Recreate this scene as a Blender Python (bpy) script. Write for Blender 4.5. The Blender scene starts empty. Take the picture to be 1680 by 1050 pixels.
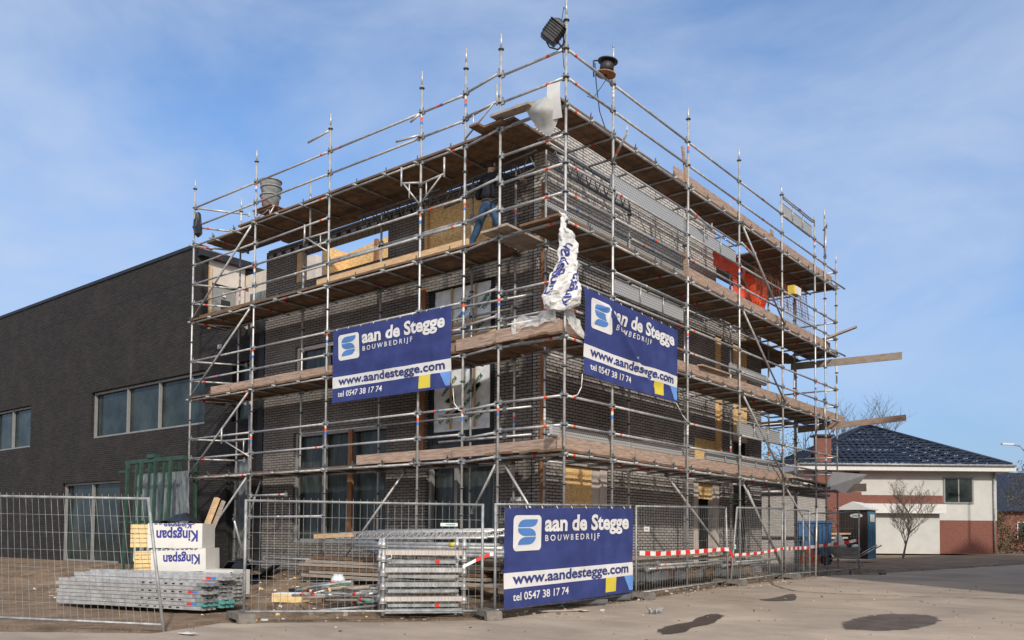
import bpy, bmesh, math, random
from mathutils import Vector, Matrix, noise
random.seed(7)
R = math.radians
sc = bpy.context.scene
COL = sc.collection

# ------------------------------------------------------------------ camera
cam = bpy.data.cameras.new('camera')
cam.sensor_fit = 'HORIZONTAL'; cam.sensor_width = 36.0
cam.lens = 1430.605 / 1680 * 36.0
cam.shift_x = 47.19 / 1680; cam.shift_y = 297.84 / 1680
cam.clip_start = 0.1; cam.clip_end = 6000
co = bpy.data.objects.new('camera', cam); COL.objects.link(co)
yaw, pit, rol = .694209502, .0392732866, .00915065
F0 = Vector((-math.sin(yaw), math.cos(yaw), 0)); R0 = Vector((math.cos(yaw), math.sin(yaw), 0)); U0 = Vector((0, 0, 1))
Fv = F0 * math.cos(pit) + U0 * math.sin(pit); Up = -F0 * math.sin(pit) + U0 * math.cos(pit)
Rv = R0 * math.cos(rol) + Up * math.sin(rol); Uv = -R0 * math.sin(rol) + Up * math.cos(rol)
m3 = Matrix((Rv, Uv, -Fv)).transposed()
co.matrix_world = Matrix.Translation((8.35356, -12.158411, 1.268)) @ m3.to_4x4()
sc.camera = co

# ------------------------------------------------------------------ light
SUN_AZ, SUN_EL = R(-38.0), R(33.0)          # azimuth from +x towards +y
sd = Vector((math.cos(SUN_AZ) * math.cos(SUN_EL), math.sin(SUN_AZ) * math.cos(SUN_EL), math.sin(SUN_EL)))
sl = bpy.data.lights.new('sun', 'SUN'); sl.energy = 2.35; sl.angle = R(2.2); sl.color = (1.0, .93, .83)
so = bpy.data.objects.new('sun', sl); COL.objects.link(so)
so.rotation_euler = sd.to_track_quat('Z', 'Y').to_euler(); so.location = (20, -5, 30)
w = bpy.data.worlds.new('World'); sc.world = w; w.use_nodes = True
nt = w.node_tree; nt.nodes.clear()
def wn(t): return nt.nodes.new(t)
out = wn('ShaderNodeOutputWorld'); bg = wn('ShaderNodeBackground'); sky = wn('ShaderNodeTexSky')
sky.sky_type = 'NISHITA'; sky.sun_disc = False; sky.sun_elevation = SUN_EL
sky.sun_rotation = math.pi / 2 - SUN_AZ
sky.air_density = 1.0; sky.dust_density = 0.5; sky.ozone_density = 2.6; sky.altitude = 0
tc = wn('ShaderNodeTexCoord'); mp = wn('ShaderNodeMapping'); mp.inputs['Scale'].default_value = (2.0, 2.0, 4.5); mp.inputs['Rotation'].default_value = (0, R(20), R(40))
nz = wn('ShaderNodeTexNoise'); nz.inputs['Scale'].default_value = 1.3; nz.inputs['Detail'].default_value = 6; nz.inputs['Roughness'].default_value = .55; nz.inputs['Distortion'].default_value = .4
rmp = wn('ShaderNodeValToRGB'); rmp.color_ramp.elements[0].position = .38; rmp.color_ramp.elements[1].position = .72
rmp.color_ramp.elements[0].color = (0, 0, 0, 1); rmp.color_ramp.elements[1].color = (.78, .78, .78, 1)
mx = wn('ShaderNodeMixRGB'); mx.inputs[2].default_value = (2.7, 3.15, 4.0, 1)
tint = wn('ShaderNodeMixRGB'); tint.blend_type = 'MULTIPLY'; tint.inputs[0].default_value = 1.0; tint.inputs[2].default_value = (.75, .83, .91, 1)
nt.links.new(tc.outputs['Generated'], mp.inputs['Vector']); nt.links.new(mp.outputs[0], nz.inputs['Vector'])
nt.links.new(nz.outputs['Fac'], rmp.inputs[0]); nt.links.new(rmp.outputs[0], mx.inputs[0]); nt.links.new(sky.outputs[0], tint.inputs[1])
geo = wn('ShaderNodeSeparateXYZ'); nt.links.new(tc.outputs['Generated'], geo.inputs[0])
hz = wn('ShaderNodeMapRange'); hz.inputs[1].default_value = -.02; hz.inputs[2].default_value = .42; hz.inputs[3].default_value = .85; hz.inputs[4].default_value = 0.0
hm = wn('ShaderNodeMixRGB'); hm.inputs[2].default_value = (.80, 1.20, 2.25, 1)
nt.links.new(geo.outputs[2], hz.inputs[0]); nt.links.new(hz.outputs[0], hm.inputs[0]); nt.links.new(tint.outputs[0], hm.inputs[1])
nt.links.new(hm.outputs[0], mx.inputs[1]); # unseen bright veil, added on the sun's side behind the camera for fill light
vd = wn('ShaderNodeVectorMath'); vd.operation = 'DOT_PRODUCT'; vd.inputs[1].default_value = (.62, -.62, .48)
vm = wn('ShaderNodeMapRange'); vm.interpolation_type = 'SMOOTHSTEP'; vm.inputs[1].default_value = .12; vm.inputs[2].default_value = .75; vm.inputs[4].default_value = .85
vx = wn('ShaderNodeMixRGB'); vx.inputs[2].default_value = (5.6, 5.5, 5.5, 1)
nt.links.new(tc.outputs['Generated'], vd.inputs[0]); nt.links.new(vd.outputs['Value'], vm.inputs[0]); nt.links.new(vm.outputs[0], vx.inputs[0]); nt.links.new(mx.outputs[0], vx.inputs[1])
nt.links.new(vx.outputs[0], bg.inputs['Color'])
bg.inputs['Strength'].default_value = 0.15
nt.links.new(bg.outputs[0], out.inputs['Surface'])
sc.view_settings.view_transform = 'Standard'; sc.view_settings.look = 'None'
sc.view_settings.exposure = 0.5; sc.view_settings.gamma = 1.0

# ------------------------------------------------------------------ materials
MATS = {}
def node_mat(name):
    m = bpy.data.materials.new(name); m.use_nodes = True
    MATS[name] = m
    t = m.node_tree; b = t.nodes['Principled BSDF']
    return m, t, b
def mat(name, col, rough=.7, metal=0.0, amp=.15, scale=6.0, bump=0.0, isl=0.0, stretch=(1, 1, 1), spec=.4, col2=None, detail=5, lo=.35, hi=.65):
    m, t, b = node_mat(name)
    N, L = t.nodes.new, t.links.new
    tcn = N('ShaderNodeTexCoord'); mpn = N('ShaderNodeMapping'); mpn.inputs['Scale'].default_value = stretch
    n = N('ShaderNodeTexNoise'); n.inputs['Scale'].default_value = scale; n.inputs['Detail'].default_value = detail; n.inputs['Roughness'].default_value = .6
    L(tcn.outputs['Object'], mpn.inputs[0]); L(mpn.outputs[0], n.inputs['Vector'])
    rp = N('ShaderNodeValToRGB'); e = rp.color_ramp.elements
    e[0].position = lo; e[1].position = hi
    c2 = col2 or tuple(min(1, c * (1 + amp)) for c in col); c1 = col if col2 else tuple(c * (1 - amp) for c in col)
    e[0].color = (*c1, 1); e[1].color = (*c2, 1)
    L(n.outputs['Fac'], rp.inputs[0]); res = rp.outputs[0]
    if isl:
        g = N('ShaderNodeNewGeometry'); mr = N('ShaderNodeMapRange'); mr.inputs[3].default_value = 1 - isl; mr.inputs[4].default_value = 1 + isl
        L(g.outputs['Random Per Island'], mr.inputs[0])
        mu = N('ShaderNodeVectorMath'); mu.operation = 'SCALE'; L(res, mu.inputs[0]); L(mr.outputs[0], mu.inputs['Scale']); res = mu.outputs[0]
    L(res, b.inputs['Base Color'])
    b.inputs['Roughness'].default_value = rough; b.inputs['Metallic'].default_value = metal
    b.inputs['Specular IOR Level'].default_value = spec
    if bump:
        bp = N('ShaderNodeBump'); bp.inputs['Strength'].default_value = bump; bp.inputs['Distance'].default_value = .02
        L(n.outputs['Fac'], bp.inputs['Height']); L(bp.outputs[0], b.inputs['Normal'])
    return m
def brick_mat(name, c1, c2, mortar, bw=.225, bh=.0625, ms=.011, stain=(.3, .28, .26), stain_amt=.25, rough=.85, bump=.8):
    m, t, b = node_mat(name)
    N, L = t.nodes.new, t.links.new
    g = N('ShaderNodeNewGeometry'); sp = N('ShaderNodeSeparateXYZ'); ad = N('ShaderNodeMath'); cb = N('ShaderNodeCombineXYZ')
    L(g.outputs['Position'], sp.inputs[0]); L(sp.outputs[0], ad.inputs[0]); L(sp.outputs[1], ad.inputs[1])
    L(ad.outputs[0], cb.inputs[0]); L(sp.outputs[2], cb.inputs[1])
    wv = N('ShaderNodeTexNoise'); wv.inputs['Scale'].default_value = 9; wv.inputs['Detail'].default_value = 2
    sub = N('ShaderNodeVectorMath'); sub.operation = 'SUBTRACT'; sub.inputs[1].default_value = (.5, .5, .5)
    scv = N('ShaderNodeVectorMath'); scv.operation = 'SCALE'; scv.inputs['Scale'].default_value = .012
    adv = N('ShaderNodeVectorMath'); adv.operation = 'ADD'
    L(cb.outputs[0], wv.inputs['Vector']); L(wv.outputs['Color'], sub.inputs[0]); L(sub.outputs[0], scv.inputs[0]); L(cb.outputs[0], adv.inputs[0]); L(scv.outputs[0], adv.inputs[1])
    br = N('ShaderNodeTexBrick'); br.inputs['Scale'].default_value = 1; br.inputs['Brick Width'].default_value = bw; br.inputs['Row Height'].default_value = bh
    br.inputs['Mortar Size'].default_value = ms; br.inputs['Mortar Smooth'].default_value = .35; br.inputs['Bias'].default_value = 0
    br.inputs['Color1'].default_value = (*c1, 1); br.inputs['Color2'].default_value = (*c2, 1); br.inputs['Mortar'].default_value = (*mortar, 1)
    L(adv.outputs[0], br.inputs['Vector'])
    n = N('ShaderNodeTexNoise'); n.inputs['Scale'].default_value = 1.1; n.inputs['Detail'].default_value = 7; n.inputs['Roughness'].default_value = .65
    L(cb.outputs[0], n.inputs['Vector'])
    rp = N('ShaderNodeValToRGB'); rp.color_ramp.elements[0].position = .48; rp.color_ramp.elements[1].position = .72
    rp.color_ramp.elements[0].color = (0, 0, 0, 1); rp.color_ramp.elements[1].color = (stain_amt,) * 3 + (1,)
    L(n.outputs['Fac'], rp.inputs[0])
    mxn = N('ShaderNodeMixRGB'); mxn.inputs[2].default_value = (*stain, 1); L(rp.outputs[0], mxn.inputs[0]); L(br.outputs['Color'], mxn.inputs[1])
    fn = N('ShaderNodeTexNoise'); fn.inputs['Scale'].default_value = 34; fn.inputs['Detail'].default_value = 3; L(cb.outputs[0], fn.inputs['Vector'])
    mr = N('ShaderNodeMapRange'); mr.inputs[3].default_value = .84; mr.inputs[4].default_value = 1.16; L(fn.outputs['Fac'], mr.inputs[0])
    mu = N('ShaderNodeVectorMath'); mu.operation = 'SCALE'; L(mxn.outputs[0], mu.inputs[0]); L(mr.outputs[0], mu.inputs['Scale'])
    L(mu.outputs[0], b.inputs['Base Color']); b.inputs['Roughness'].default_value = rough; b.inputs['Specular IOR Level'].default_value = .25
    iv = N('ShaderNodeMath'); iv.operation = 'SUBTRACT'; iv.inputs[0].default_value = 1; L(br.outputs['Fac'], iv.inputs[1])
    bp = N('ShaderNodeBump'); bp.inputs['Strength'].default_value = bump; bp.inputs['Distance'].default_value = .012
    L(iv.outputs[0], bp.inputs['Height']); L(bp.outputs[0], b.inputs['Normal'])
    return m
def clear_mat(name, col, alpha, rough=.3):
    m, t, b = node_mat(name)
    b.inputs['Base Color'].default_value = (*col, 1); b.inputs['Roughness'].default_value = rough
    n = t.nodes.new('ShaderNodeTexNoise'); n.inputs['Scale'].default_value = 5; n.inputs['Detail'].default_value = 6
    mr = t.nodes.new('ShaderNodeMapRange'); mr.inputs[1].default_value = .3; mr.inputs[2].default_value = .7; mr.inputs[3].default_value = max(0, alpha - .2); mr.inputs[4].default_value = min(1, alpha + .2)
    t.links.new(n.outputs['Fac'], mr.inputs[0]); t.links.new(mr.outputs[0], b.inputs['Alpha'])
    return m
mat('galv', (.46, .455, .445), .40, .40, .22, 9, 0, .12)
mat('galv_dull', (.30, .31, .31), .55, .35, .3, 7, .1, .15)
mat('rosette', (.16, .165, .17), .5, .6, .2, 20)
mat('band_orange', (.85, .09, .02), .6, amp=.1)
mat('band_red', (.62, .03, .025), .6, amp=.1)
mat('band_blue', (.05, .18, .55), .6, amp=.1)
mat('white_paint', (.64, .63, .60), .5, amp=.06)
mat('offwhite', (.66, .65, .62), .7, amp=.1, scale=3)
mat('deck_wood', (.15, .094, .057), .85, 0, .35, 5, .3, .35, (1, 1, 6))
mat('toe_wood', (.34, .245, .19), .9, 0, .32, 4, .2, .12, (1, 1, 10))
mat('fresh_wood', (.56, .38, .21), .8, 0, .18, 5, .1, .12, (1, 1, 8))
mat('grey_wood', (.33, .27, .22), .85, 0, .25, 5, .2, .2, (1, 1, 8))
mat('brown_wood', (.26, .12, .055), .75, 0, .25, 5, .1, .2, (6, 6, 1))
mat('frame_pale', (.52, .46, .42), .6, 0, .08, 4)
mat('frame_grey', (.24, .24, .235), .5, 0, .1, 4)
mat('black_membrane', (.018, .019, .022), .55, 0, .3, 8)
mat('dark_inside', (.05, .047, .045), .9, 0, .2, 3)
mat('concrete', (.34, .32, .29), .9, 0, .2, 5, .2)
mat('foot_concrete', (.165, .148, .128), .92, 0, .3, 9, .4)
mat('plaster', (.58, .52, .46), .85, 0, .1, 3)
mat('foil', (.84, .90, .96), .4, .05, .15, 5, .15)
mat('green_print', (.02, .15, .10), .6)
mat('blue_print', (.035, .04, .22), .6)
mat('pack_white', (.64, .62, .58), .45, 0, .05, 4, .1)
mat('foam_yellow', (.72, .52, .25), .9, 0, .12, 9, .1)
mat('green_steel', (.030, .070, .050), .5, .1, .25, 5)
mat('tarp_red', (.75, .085, .03), .5, 0, .25, 3, .2)
mat('tarp_green', (.12, .26, .24), .6, 0, .2, 3)
mat('net_brown', (.20, .08, .04), .8, 0, .2, 4)
mat('yellow_wool', (.75, .58, .10), .9, 0, .15, 12, .2)
mat('bag_white', (.62, .62, .61), .4, 0, .05, 4)
mat('sheet_grey', (.40, .40, .38), .35, 0, .25, 4)
mat('black_plastic', (.015, .016, .02), .35, 0, .2, 4)
mat('bucket_grey', (.28, .29, .29), .6, 0, .35, 6, .1)
mat('lamp_black', (.03, .03, .032), .5, 0, .5, 9)
mat('rope_white', (.75, .73, .70), .8)
mat('cable_black', (.012, .012, .012), .5)
mat('helmet_white', (.66, .68, .70), .3, 0, .03, 4)
mat('tape_red', (.70, .03, .025), .5, 0, .1, 4)
mat('dark_red', (.16, .018, .02), .8)
mat('tape_white', (.80, .79, .77), .5, 0, .05, 4)
mat('skin', (.45, .27, .20), .6)
mat('hair', (.03, .02, .015), .8)
mat('jacket', (.010, .012, .018), .85, 0, .4, 12, .2)
mat('jeans', (.032, .070, .135), .9, 0, .45, 9, .2)
mat('belt', (.30, .29, .26), .7)
mat('boot', (.03, .022, .018), .7)
mat('banner_white', (.68, .67, .66), .55, 0, .04, 2)
mat('banner_yellow', (.66, .54, .06), .55, 0, .06, 3)
mat('banner_light', (.14, .30, .66), .55, 0, .08, 3)
mat('banner_blue', (.041, .055, .180), .7, 0, .16, 2.2, .05, spec=.12)
mat('logo_blue', (.08, .20, .48), .55, 0, .05, 3)
mat('roof_tile', (.020, .028, .046), .6, 0, .3, 5, 0, .25, spec=.2)
mat('house_white', (.52, .51, .48), .85, 0, .05, 2)
mat('red_brick', (.19, .075, .055), .85, 0, .2, 14, .1)
mat('toilet_blue', (.06, .17, .27), .5, 0, .1, 3)
mat('toilet_shaded', (.030, .020, .017), .6, 0, .2, 3)  # door side of the blue cabin, its shade put into the colour
mat('bin_blue', (.025, .10, .24), .5, 0, .2, 3)
mat('orange_plastic', (.55, .12, .05), .6, 0, .2, 4)
mat('bark', (.10, .085, .07), .9, 0, .3, 14, .4)
mat('evergreen', (.030, .036, .018), .85, 0, .4, 7, 0, .5)
mat('twig', (.14, .11, .09), .9, 0, .2, 9)
mat('hedge', (.11, .085, .05), .9, 0, .4, 6, 0, .4)
mat('rubble_pale', (.48, .44, .39), .9, 0, .15, 9, 0, .25)
mat('stone', (.24, .20, .16), .95, 0, .3, 12, .2, .35)
mat('teal_tube', (.10, .30, .28), .5, 0, .2, 8)
mat('glass_dark', (.012, .018, .018), .12, 0, 0, 1.3, 0, 0, spec=.28, col2=(.045, .06, .055), detail=7)  # green-grey mottling paints tree reflections into the glass colour
mat('film_grey', (.16, .18, .19), .35, 0, .5, 3, .25, 0, (3, 3, .8))
mat('film_dark', (.028, .037, .034), .25, 0, 0, 2.2, .10, 0, (3.5, 3.5, .7), detail=9, col2=(.085, .10, .095), lo=.42, hi=.72)
mat('slate', (.12, .125, .13), .5, 0, .2, 4)
mat('puddle_wet', (.05, .04, .033), .28, 0, .3, 5, 0, 0, spec=.6)
mat('damp', (.095, .074, .058), .7, 0, .35, 3)
clear_mat('clear_plastic', (.80, .80, .78), .55)
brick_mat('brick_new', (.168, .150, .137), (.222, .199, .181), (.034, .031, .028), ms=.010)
brick_mat('brick_side', (.29, .262, .24), (.375, .342, .315), (.034, .031, .028), ms=.011, stain=(.42, .39, .365), stain_amt=.4)  # paler than brick_new; carries the sunny side's brightness in its colour
brick_mat('brick_dark', (.027, .025, .025), (.044, .039, .038), (.017, .015, .015), stain=(.06, .05, .046), stain_amt=.5)
brick_mat('brick_pale', (.46, .42, .38), (.58, .54, .50), (.30, .28, .26), stain=(.6, .55, .5))
brick_mat('brick_top_lit', (.46, .43, .40), (.56, .525, .49), (.045, .041, .038), ms=.009, stain=(.56, .53, .50), stain_amt=.35)  # top storey of the side wall, sunlit brightness painted into the brick colour
def osb_mat():
    m, t, b = node_mat('osb'); N, L = t.nodes.new, t.links.new
    tcn = N('ShaderNodeTexCoord'); n0 = N('ShaderNodeTexNoise'); n0.inputs['Scale'].default_value = 5
    mpn = N('ShaderNodeMapping'); mpn.inputs['Scale'].default_value = (14, 14, 26)
    v = N('ShaderNodeTexVoronoi'); v.inputs['Scale'].default_value = 1.6; v.inputs['Randomness'].default_value = 1
    ad = N('ShaderNodeVectorMath'); ad.operation = 'ADD'
    L(tcn.outputs['Object'], mpn.inputs[0]); L(tcn.outputs['Object'], n0.inputs['Vector']); L(mpn.outputs[0], ad.inputs[0]); L(n0.outputs['Color'], ad.inputs[1]); L(ad.outputs[0], v.inputs['Vector'])
    rp = N('ShaderNodeValToRGB'); e = rp.color_ramp.elements
    e[0].color = (.50, .29, .10, 1); e[1].color = (.88, .64, .34, 1)
    x = rp.color_ramp.elements.new(.5); x.color = (.74, .49, .21, 1)
    L(v.outputs['Color'], rp.inputs[0]); L(rp.outputs[0], b.inputs['Base Color']); b.inputs['Roughness'].default_value = .7
osb_mat()
def perf_mat():
    # perforated steel: rows of punched dark holes
    m, t, b = node_mat('perforated'); N, L = t.nodes.new, t.links.new
    g = N('ShaderNodeNewGeometry'); sp = N('ShaderNodeSeparateXYZ'); ad = N('ShaderNodeMath'); cb = N('ShaderNodeCombineXYZ')
    L(g.outputs['Position'], sp.inputs[0]); L(sp.outputs[0], ad.inputs[0]); L(sp.outputs[1], ad.inputs[1]); L(ad.outputs[0], cb.inputs[0]); L(sp.outputs[2], cb.inputs[1])
    br = N('ShaderNodeTexBrick'); br.inputs['Scale'].default_value = 1; br.inputs['Brick Width'].default_value = .06; br.inputs['Row Height'].default_value = .05
    br.inputs['Mortar Size'].default_value = .017; br.inputs['Mortar Smooth'].default_value = .2
    br.inputs['Color1'].default_value = (.10, .10, .10, 1); br.inputs['Color2'].default_value = (.14, .14, .135, 1); br.inputs['Mortar'].default_value = (.46, .46, .45, 1)
    L(cb.outputs[0], br.inputs['Vector']); L(br.outputs['Color'], b.inputs['Base Color'])
    b.inputs['Roughness'].default_value = .5; b.inputs['Metallic'].default_value = .3
perf_mat()
def ground_mat():
    m, t, b = node_mat('dirt'); N, L = t.nodes.new, t.links.new
    tcn = N('ShaderNodeTexCoord')
    n = N('ShaderNodeTexNoise'); n.inputs['Scale'].default_value = 1.6; n.inputs['Detail'].default_value = 9; n.inputs['Roughness'].default_value = .7
    L(tcn.outputs['Object'], n.inputs['Vector'])
    rp = N('ShaderNodeValToRGB'); e = rp.color_ramp.elements; e[0].position = .32; e[1].position = .70
    e[0].color = (.095, .064, .042, 1); e[1].color = (.30, .215, .145, 1)
    L(n.outputs['Fac'], rp.inputs[0])
    v = N('ShaderNodeTexVoronoi'); v.inputs['Scale'].default_value = 9; L(tcn.outputs['Object'], v.inputs['Vector'])
    r2 = N('ShaderNodeValToRGB'); r2.color_ramp.elements[0].position = .10; r2.color_ramp.elements[1].position = .16; r2.color_ramp.elements[0].color = (.55, .55, .55, 1); r2.color_ramp.elements[1].color = (0, 0, 0, 1)
    L(v.outputs['Distance'], r2.inputs[0])
    mxn = N('ShaderNodeMixRGB'); mxn.inputs[2].default_value = (.42, .36, .30, 1); L(r2.outputs[0], mxn.inputs[0]); L(rp.outputs[0], mxn.inputs[1])
    L(mxn.outputs[0], b.inputs['Base Color']); b.inputs['Roughness'].default_value = .95; b.inputs['Specular IOR Level'].default_value = .2
    bp = N('ShaderNodeBump'); bp.inputs['Strength'].default_value = .8; bp.inputs['Distance'].default_value = .05
    L(n.outputs['Fac'], bp.inputs['Height']); L(bp.outputs[0], b.inputs['Normal'])
    m, t, b = node_mat('road'); N, L = t.nodes.new, t.links.new
    tcn = N('ShaderNodeTexCoord')
    n = N('ShaderNodeTexNoise'); n.inputs['Scale'].default_value = .55; n.inputs['Detail'].default_value = 8; n.inputs['Roughness'].default_value = .62; n.inputs['Distortion'].default_value = .5
    L(tcn.outputs['Object'], n.inputs['Vector'])
    rp = N('ShaderNodeValToRGB'); e = rp.color_ramp.elements; e[0].position = .30; e[1].position = .72
    e[0].color = (.255, .208, .165, 1); e[1].color = (.44, .362, .285, 1)
    L(n.outputs['Fac'], rp.inputs[0])
    f = N('ShaderNodeTexNoise'); f.inputs['Scale'].default_value = 60; f.inputs['Detail'].default_value = 3; L(tcn.outputs['Object'], f.inputs['Vector'])
    mr = N('ShaderNodeMapRange'); mr.inputs[3].default_value = .72; mr.inputs[4].default_value = 1.28; L(f.outputs['Fac'], mr.inputs[0])
    mu = N('ShaderNodeVectorMath'); mu.operation = 'SCALE'; L(rp.outputs[0], mu.inputs[0]); L(mr.outputs[0], mu.inputs['Scale'])
    mpt = N('ShaderNodeMapping'); mpt.inputs['Rotation'].default_value = (0, 0, R(-52)); mpt.inputs['Scale'].default_value = (.5, 2.0, 1); L(tcn.outputs['Object'], mpt.inputs[0])
    tn = N('ShaderNodeTexNoise'); tn.inputs['Scale'].default_value = 1.0; tn.inputs['Detail'].default_value = 7; tn.inputs['Roughness'].default_value = .65; L(mpt.outputs[0], tn.inputs['Vector'])
    mrt = N('ShaderNodeMapRange'); mrt.inputs[1].default_value = .35; mrt.inputs[2].default_value = .65; mrt.inputs[3].default_value = .90; mrt.inputs[4].default_value = 1.07; L(tn.outputs['Fac'], mrt.inputs[0])
    mu2 = N('ShaderNodeVectorMath'); mu2.operation = 'SCALE'; L(mu.outputs[0], mu2.inputs[0]); L(mrt.outputs[0], mu2.inputs['Scale']); mu = mu2
    v = N('ShaderNodeTexVoronoi'); v.inputs['Scale'].default_value = 3.2; L(tcn.outputs['Object'], v.inputs['Vector'])
    r2 = N('ShaderNodeValToRGB'); r2.color_ramp.elements[0].position = .03; r2.color_ramp.elements[1].position = .055; r2.color_ramp.elements[0].color = (.7, .7, .7, 1); r2.color_ramp.elements[1].color = (0, 0, 0, 1)
    L(v.outputs['Distance'], r2.inputs[0])
    mxn = N('ShaderNodeMixRGB'); mxn.inputs[2].default_value = (.10, .085, .07, 1); L(r2.outputs[0], mxn.inputs[0]); L(mu.outputs[0], mxn.inputs[1])
    L(mxn.outputs[0], b.inputs['Base Color']); b.inputs['Roughness'].default_value = .9; b.inputs['Specular IOR Level'].default_value = .25
    bp = N('ShaderNodeBump'); bp.inputs['Strength'].default_value = .35; bp.inputs['Distance'].default_value = .01
    L(f.outputs['Fac'], bp.inputs['Height']); L(bp.outputs[0], b.inputs['Normal'])
ground_mat()

for nm in ('puddle_wet', 'damp'):
    t = MATS[nm].node_tree; b = t.nodes['Principled BSDF']; a = t.nodes.new('ShaderNodeAttribute'); a.attribute_name = 'wet'
    tcn = t.nodes.new('ShaderNodeTexCoord'); n = t.nodes.new('ShaderNodeTexNoise'); n.inputs['Scale'].default_value = 7; n.inputs['Detail'].default_value = 6
    t.links.new(tcn.outputs['Object'], n.inputs['Vector']); ad = t.nodes.new('ShaderNodeMath'); ad.operation = 'ADD'; t.links.new(a.outputs['Fac'], ad.inputs[0]); t.links.new(n.outputs['Fac'], ad.inputs[1])
    mr = t.nodes.new('ShaderNodeMapRange'); mr.inputs[1].default_value = .70; mr.inputs[2].default_value = .95; mr.inputs[4].default_value = .9 if nm == 'puddle_wet' else .75; t.links.new(ad.outputs[0], mr.inputs[0]); t.links.new(mr.outputs[0], b.inputs['Alpha'])
# ------------------------------------------------------------------ mesh helpers
V = Vector
class MB:
    def __init__(s, *mats):
        s.v = []; s.f = []; s.m = []; s.s = []; s.mats = list(mats) or ['galv']
    def mi(s, m):
        if m is None: return 0
        if m not in s.mats: s.mats.append(m)
        return s.mats.index(m)
    def face(s, idx, m=0, smooth=False):
        s.f.append(idx); s.m.append(m); s.s.append(smooth)
    def poly(s, pts, m=None):
        b = len(s.v); s.v += [V(p) for p in pts]; s.face(list(range(b, b + len(pts))), s.mi(m)); return s
    def tube(s, a, b, r=.024, m=None, n=8, r2=None, caps=True):
        a = V(a); b = V(b); d = (b - a)
        if d.length < 1e-6: return s
        d.normalize(); u = d.orthogonal().normalized(); w_ = d.cross(u); r2 = r if r2 is None else r2; k = s.mi(m); i0 = len(s.v)
        for p, rr in ((a, r), (b, r2)):
            for i in range(n):
                t = 2 * math.pi * i / n; s.v.append(p + (u * math.cos(t) + w_ * math.sin(t)) * rr)
        for i in range(n):
            j = (i + 1) % n; s.face([i0 + i, i0 + j, i0 + n + j, i0 + n + i], k, True)
        if caps:
            s.face([i0 + i for i in reversed(range(n))], k); s.face([i0 + n + i for i in range(n)], k)
        return s
    def path(s, pts, r, m=None, n=6):
        for a, b in zip(pts[:-1], pts[1:]): s.tube(a, b, r, m, n)
        return s
    def box(s, c, size, m=None, rot=None):
        c = V(c); h = V(size) / 2; k = s.mi(m); i0 = len(s.v)
        for z in (-1, 1):
            for x, y in ((-1, -1), (1, -1), (1, 1), (-1, 1)):
                p = V((x * h.x, y * h.y, z * h.z)); s.v.append(c + (rot @ p if rot else p))
        for q in ((3, 2, 1, 0), (4, 5, 6, 7), (0, 1, 5, 4), (1, 2, 6, 5), (2, 3, 7, 6), (3, 0, 4, 7)): s.face([i0 + i for i in q], k)
        return s
    def mm(s, lo, hi, m=None):
        lo = V(lo); hi = V(hi); return s.box((lo + hi) / 2, hi - lo, m)
    def beam(s, a, b, w_, h, m=None, up=(0, 0, 1)):
        a = V(a); b = V(b); d = b - a; l = d.length; d.normalize(); u = V(up); y = u.cross(d)
        if y.length < 1e-4: y = V((0, 1, 0)).cross(d)
        y.normalize(); z = d.cross(y); return s.box((a + b) / 2, (l, w_, h), m, Matrix((d, y, z)).transposed())
    def loft(s, rings, m=None, caps=True, smooth=True):
        k = s.mi(m); i0 = len(s.v); n = len(rings[0])
        for r in rings: s.v += [V(p) for p in r]
        for j in range(len(rings) - 1):
            for i in range(n):
                a = i0 + j * n + i; b = i0 + j * n + (i + 1) % n; s.face([a, b, b + n, a + n], k, smooth)
        if caps: s.face([i0 + i for i in reversed(range(n))], k); s.face([i0 + (len(rings) - 1) * n + i for i in range(n)], k)
        return s
    def grid(s, nu, nv, fn, m=None, smooth=True, mfn=None):
        k = s.mi(m); i0 = len(s.v)
        for j in range(nv + 1):
            for i in range(nu + 1): s.v.append(V(fn(i, j)))
        for j in range(nv):
            for i in range(nu):
                a = i0 + j * (nu + 1) + i
                s.face([a, a + 1, a + nu + 2, a + nu + 1], s.mi(mfn(i, j)) if mfn else k, smooth)
        return s
    def build(s, name, parent=None, local=False):
        me = bpy.data.meshes.new(name); off = V((0, 0, 0)) if (local or parent is None) else world_loc(parent)
        me.from_pydata([v - off for v in s.v], [], s.f)
        for m in s.mats: me.materials.append(MATS[m])
        me.polygons.foreach_set('material_index', s.m); me.polygons.foreach_set('use_smooth', s.s); me.update()
        o = bpy.data.objects.new(name, me); COL.objects.link(o)
        if parent is not None: o.parent = parent
        return o
def world_loc(o):
    l = V(o.location)
    while o.parent is not None: o = o.parent; l = l + V(o.location)
    return l
def tag(o, label=None, cat=None, group=None, kind=None):
    if label: o['label'] = label
    if cat: o['category'] = cat
    if group: o['group'] = group
    if kind: o['kind'] = kind
    return o
def thing(name, label, cat, loc=(0, 0, 0), rz=0, group=None):
    o = bpy.data.objects.new(name, None); COL.objects.link(o); o.location = loc; o.rotation_euler = (0, 0, rz); o.empty_display_size = .2
    return tag(o, label, cat, group)
def single(mb, name, label, cat, loc=None, group=None):
    o = mb.build(name)
    if loc is not None:
        o.data.transform(Matrix.Translation(-V(loc))); o.location = loc
    return tag(o, label, cat, group)
def lerp(a, b, t): return a + (b - a) * t
def interp(x, xs, ys):
    if x <= xs[0]: return ys[0]
    for i in range(1, len(xs)):
        if x <= xs[i]: return lerp(ys[i - 1], ys[i], (x - xs[i - 1]) / (xs[i] - xs[i - 1]))
    return ys[-1]
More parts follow.
